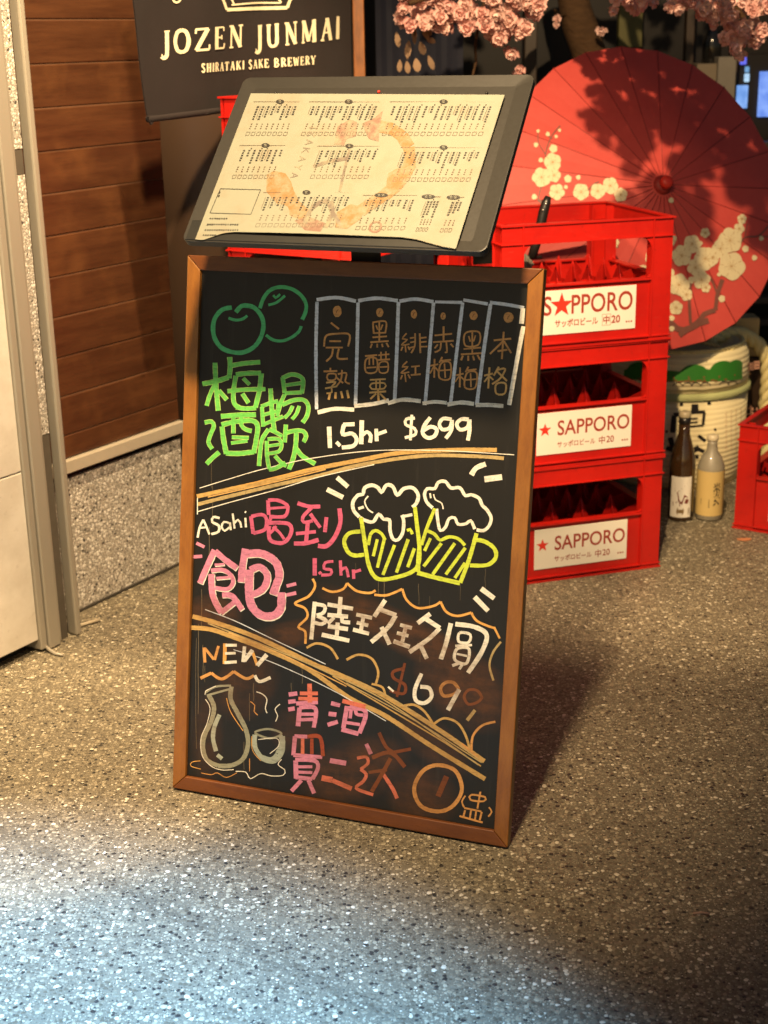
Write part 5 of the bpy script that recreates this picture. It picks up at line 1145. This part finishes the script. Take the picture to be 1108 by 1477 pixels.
branch([TP[6], atY(880, -80, 3.7), atY(960, -50, 3.4), atY(1040, -10, 3.3), atY(1080, 40, 3.3)], 0.022, 0.005)
branch([atY(700, -18, 3.42), atY(690, 40, 3.4), atY(684, 106, 3.4), atY(682, 150, 3.4)], 0.004, 0.003)
branch([TP[6], atY(860, -160, 3.6), atY(940, -230, 3.2), atY(1000, -330, 2.9)], 0.02, 0.006)
branch([TP[4], atY(806, 20, 3.95), atY(800, 14, 3.9)], 0.005, 0.002)
# flowers
fm = NT('pink_petals'); fv = fm.coord(); ff = fm.noise(fv, 40, 3); oi = fm.n('ObjectInfo')
fc = fm.mix(ff, (0.84, 0.56, 0.52), (0.74, 0.38, 0.36)); fc = fm.mix(fm.math('MULTIPLY', oi.outputs['Random'], 0.5), fc, (0.90, 0.72, 0.64)); fm.set(fc, 0.6, 0.3); M_pet = fm.m
def flower(seed, petals=13, R=0.021):
    r_ = random.Random(seed); p = MB()
    for k in range(petals):
        az = 2.4 * k + r_.uniform(-.2, .2); tilt = radians(8 + 70 * (k / petals)) ; L = R * r_.uniform(.8, 1.1); W_ = L * r_.uniform(.75, 1.0)
        d_ = Vector((cos(az) * cos(tilt), sin(az) * cos(tilt), sin(tilt))); s_ = Vector((-sin(az), cos(az), 0)); u_ = d_.cross(s_) * -1
        rows = []
        for j, (t_, w_, h_) in enumerate(((0.05, .12, 0), (0.4, .7, .10), (0.75, 1.0, .06), (1.0, .62, -.10))):
            for i in (-1, 0, 1):
                rows.append(d_ * L * (t_ - (0.08 if (j == 3 and i == 0) else 0)) + s_ * W_ * .5 * w_ * i + u_ * L * (h_ - .12 * abs(i) + r_.uniform(-.04, .04)))
        fs = [(a_ * 3 + b_, a_ * 3 + b_ + 1, (a_ + 1) * 3 + b_ + 1, (a_ + 1) * 3 + b_) for a_ in range(3) for b_ in range(2)]
        p.add(rows, fs, True)
    return p
fmesh = [flower(s).mesh('blossom', M_pet) for s in range(4)]
rf = random.Random(21); cnt = 0
CL = [(600, 8, 34, 14), (640, 12, 34, 14), (682, 8, 34, 14), (722, 22, 36, 16), (750, 12, 28, 10), (716, 50, 20, 8), (770, 2, 20, 6), (586, 22, 18, 6), (625, 30, 14, 5), (750, 30, 14, 4), (890, 4, 16, 6), (915, 2, 18, 6), (935, 2, 12, 3), (972, 2, 14, 4), (1000, 6, 16, 6), (1030, 8, 22, 9), (1060, 16, 28, 12), (1088, 2, 22, 8), (1075, 42, 24, 9), (1056, 58, 16, 6), (1086, 60, 12, 4), (1064, 74, 8, 3), (736, 72, 8, 2), (700, 36, 28, 12), (738, 46, 24, 10), (660, 26, 24, 8), (766, 14, 20, 7), (612, 20, 22, 6), (1040, 22, 20, 8), (1060, 48, 16, 5), (1000, 4, 22, 6)]
def put_flower(x, y, Y, sc=1.0):
    o = link(rf.choice(fmesh), 'blossom', tree); o.location = atY(x, y, Y) - rootp
    o.rotation_euler = (rf.uniform(0, 3), rf.uniform(-.8, .8) + pi / 2, rf.uniform(0, 6.28)); o.scale = (sc,) * 3
    o.rotation_euler = (Vector((rf.uniform(-.8, .8), -1, rf.uniform(-.9, .5)))).to_track_quat('Z', 'Y').to_euler()
for cx_, cy_, r_, n_ in CL:
    for k in range(n_):
        a_, q = rf.uniform(0, 6.28), rf.uniform(0, 1) ** .5
        put_flower(cx_ + r_ * q * cos(a_), cy_ + r_ * q * sin(a_) * .85, (3.3 if cx_ > 850 else 3.35) + rf.uniform(-.08, .10), rf.uniform(.8, 1.15))
for x, y, s_ in ((752, 100, .8), (742, 104, .6), (868, 44, .9), (804, 28, .7), (803, 36, .5)): put_flower(x, y, 3.9 if x > 790 else 3.4, s_)
M_bud = simple('beige_sepal', (0.42, 0.28, 0.18), 0.6, 0.1)
def leafp(x, y, l_, ang, w_=9):
    p = MB(); dx, dy = sin(ang), cos(ang); pts = []
    prof_ = ((0, .15), (.25, .7), (.55, 1), (.85, .7), (1, .1)); A_ = []; B2 = []
    for t_, q in prof_:
        cx_, cy_ = x + dx * l_ * t_, y + dy * l_ * t_; A_.append(atY(cx_ - dy * w_ * q / 2, cy_ + dx * w_ * q / 2, 3.38 + .01 * q) - rootp); B2.append(atY(cx_ + dy * w_ * q / 2, cy_ - dx * w_ * q / 2, 3.38 - .01 * t_) - rootp)
    off = Vector((0, .0015, 0)); n_ = 5; vs = A_ + B2 + [v + off for v in A_ + B2]
    p.add(vs, [(i, i + 1, n_ + i + 1, n_ + i) for i in range(4)] + [(2 * n_ + i, 3 * n_ + i, 3 * n_ + i + 1, 2 * n_ + i + 1) for i in range(4)], True); p.build('drooping_petal', M_bud, tree)
for q in ((590, 34, 20, .35, 5), (598, 36, 28, .0, 7), (608, 38, 22, .5, 8), (612, 42, 14, .9, 9), (572, 46, 22, .15, 9), (590, 58, 26, -.1, 10), (606, 60, 20, .3, 11), (577, 86, 18, -.05, 8), (587, 88, 18, .1, 9), (600, 84, 20, .15, 12), (618, 80, 22, .35, 9), (586, 66, 20, .1, 6), (614, 54, 16, 1.1, 9)): leafp(*q)
# crown above the view, joined: it throws the dappled shade on the umbrella
p = MB(); rc = random.Random(33)
def add_flower_at(pos, sc):
    f = flower(rc.randint(0, 9), 9, 0.024 * sc); M_ = Matrix.Rotation(rc.uniform(0, 6.3), 3, 'Z') @ Matrix.Rotation(rc.uniform(0, 3), 3, 'X')
    p.add([M_ @ Vector(v) + Vector(pos) for v in f.v], f.f, True)
def inside(pt, poly):
    x, y = pt; c = False
    for (x1, y1), (x2, y2) in zip(poly, poly[1:] + poly[:1]):
        if (y1 > y) != (y2 > y) and x < (x2 - x1) * (y - y1) / (y2 - y1) + x1: c = not c
    return c
BUNCH = [(826, 84), (868, 66), (930, 62), (1000, 90), (1070, 150), (1135, 240), (1135, 370), (1098, 372), (1070, 300), (1040, 262), (1008, 300), (1018, 345), (1000, 392), (975, 380), (948, 340), (905, 300), (902, 245), (872, 205), (842, 160)]
GAPS = [(908, 138, 9, 16), (958, 232, 15, 34), (938, 262, 10, 16), (868, 92, 8, 8), (1035, 278, 22, 26), (1000, 262, 14, 16)]
k = 0
while k < 330:
    x, y = rc.uniform(820, 1140), rc.uniform(60, 395)
    if not inside((x, y), BUNCH) or any(((x - a_) / c_) ** 2 + ((y - b_) / d_) ** 2 < 1 for a_, b_, c_, d_ in GAPS): continue
    k += 1; P_ = MU @ on_umb(x, y); dv = (LW - P_).normalized(); d_ = (rc.uniform(1.42, 1.52) - P_.z) / dv.z
    add_flower_at(P_ + dv * d_ - rootp, 1.0)
for x, y, z, r_, n_ in ((0.28, 3.58, 1.56, .12, 20), (0.70, 3.75, 1.68, .12, 20)):
    for k in range(n_):
        v = Vector((rc.gauss(0, 1), rc.gauss(0, 1), rc.gauss(0, 1))).normalized() * r_ * rc.random() ** .4
        add_flower_at(Vector((x, y, z)) + v - rootp, 1.1)
o = p.build('upper_blossom_mass', M_pet, tree); o['kind'] = 'stuff'
branch([TP[6], (0.62, 3.9, 1.62), (0.62, 3.5, 1.56), (0.78, 3.48, 1.52), (0.92, 3.53, 1.50)], 0.014, 0.004)
bpy.context.view_layer.update()
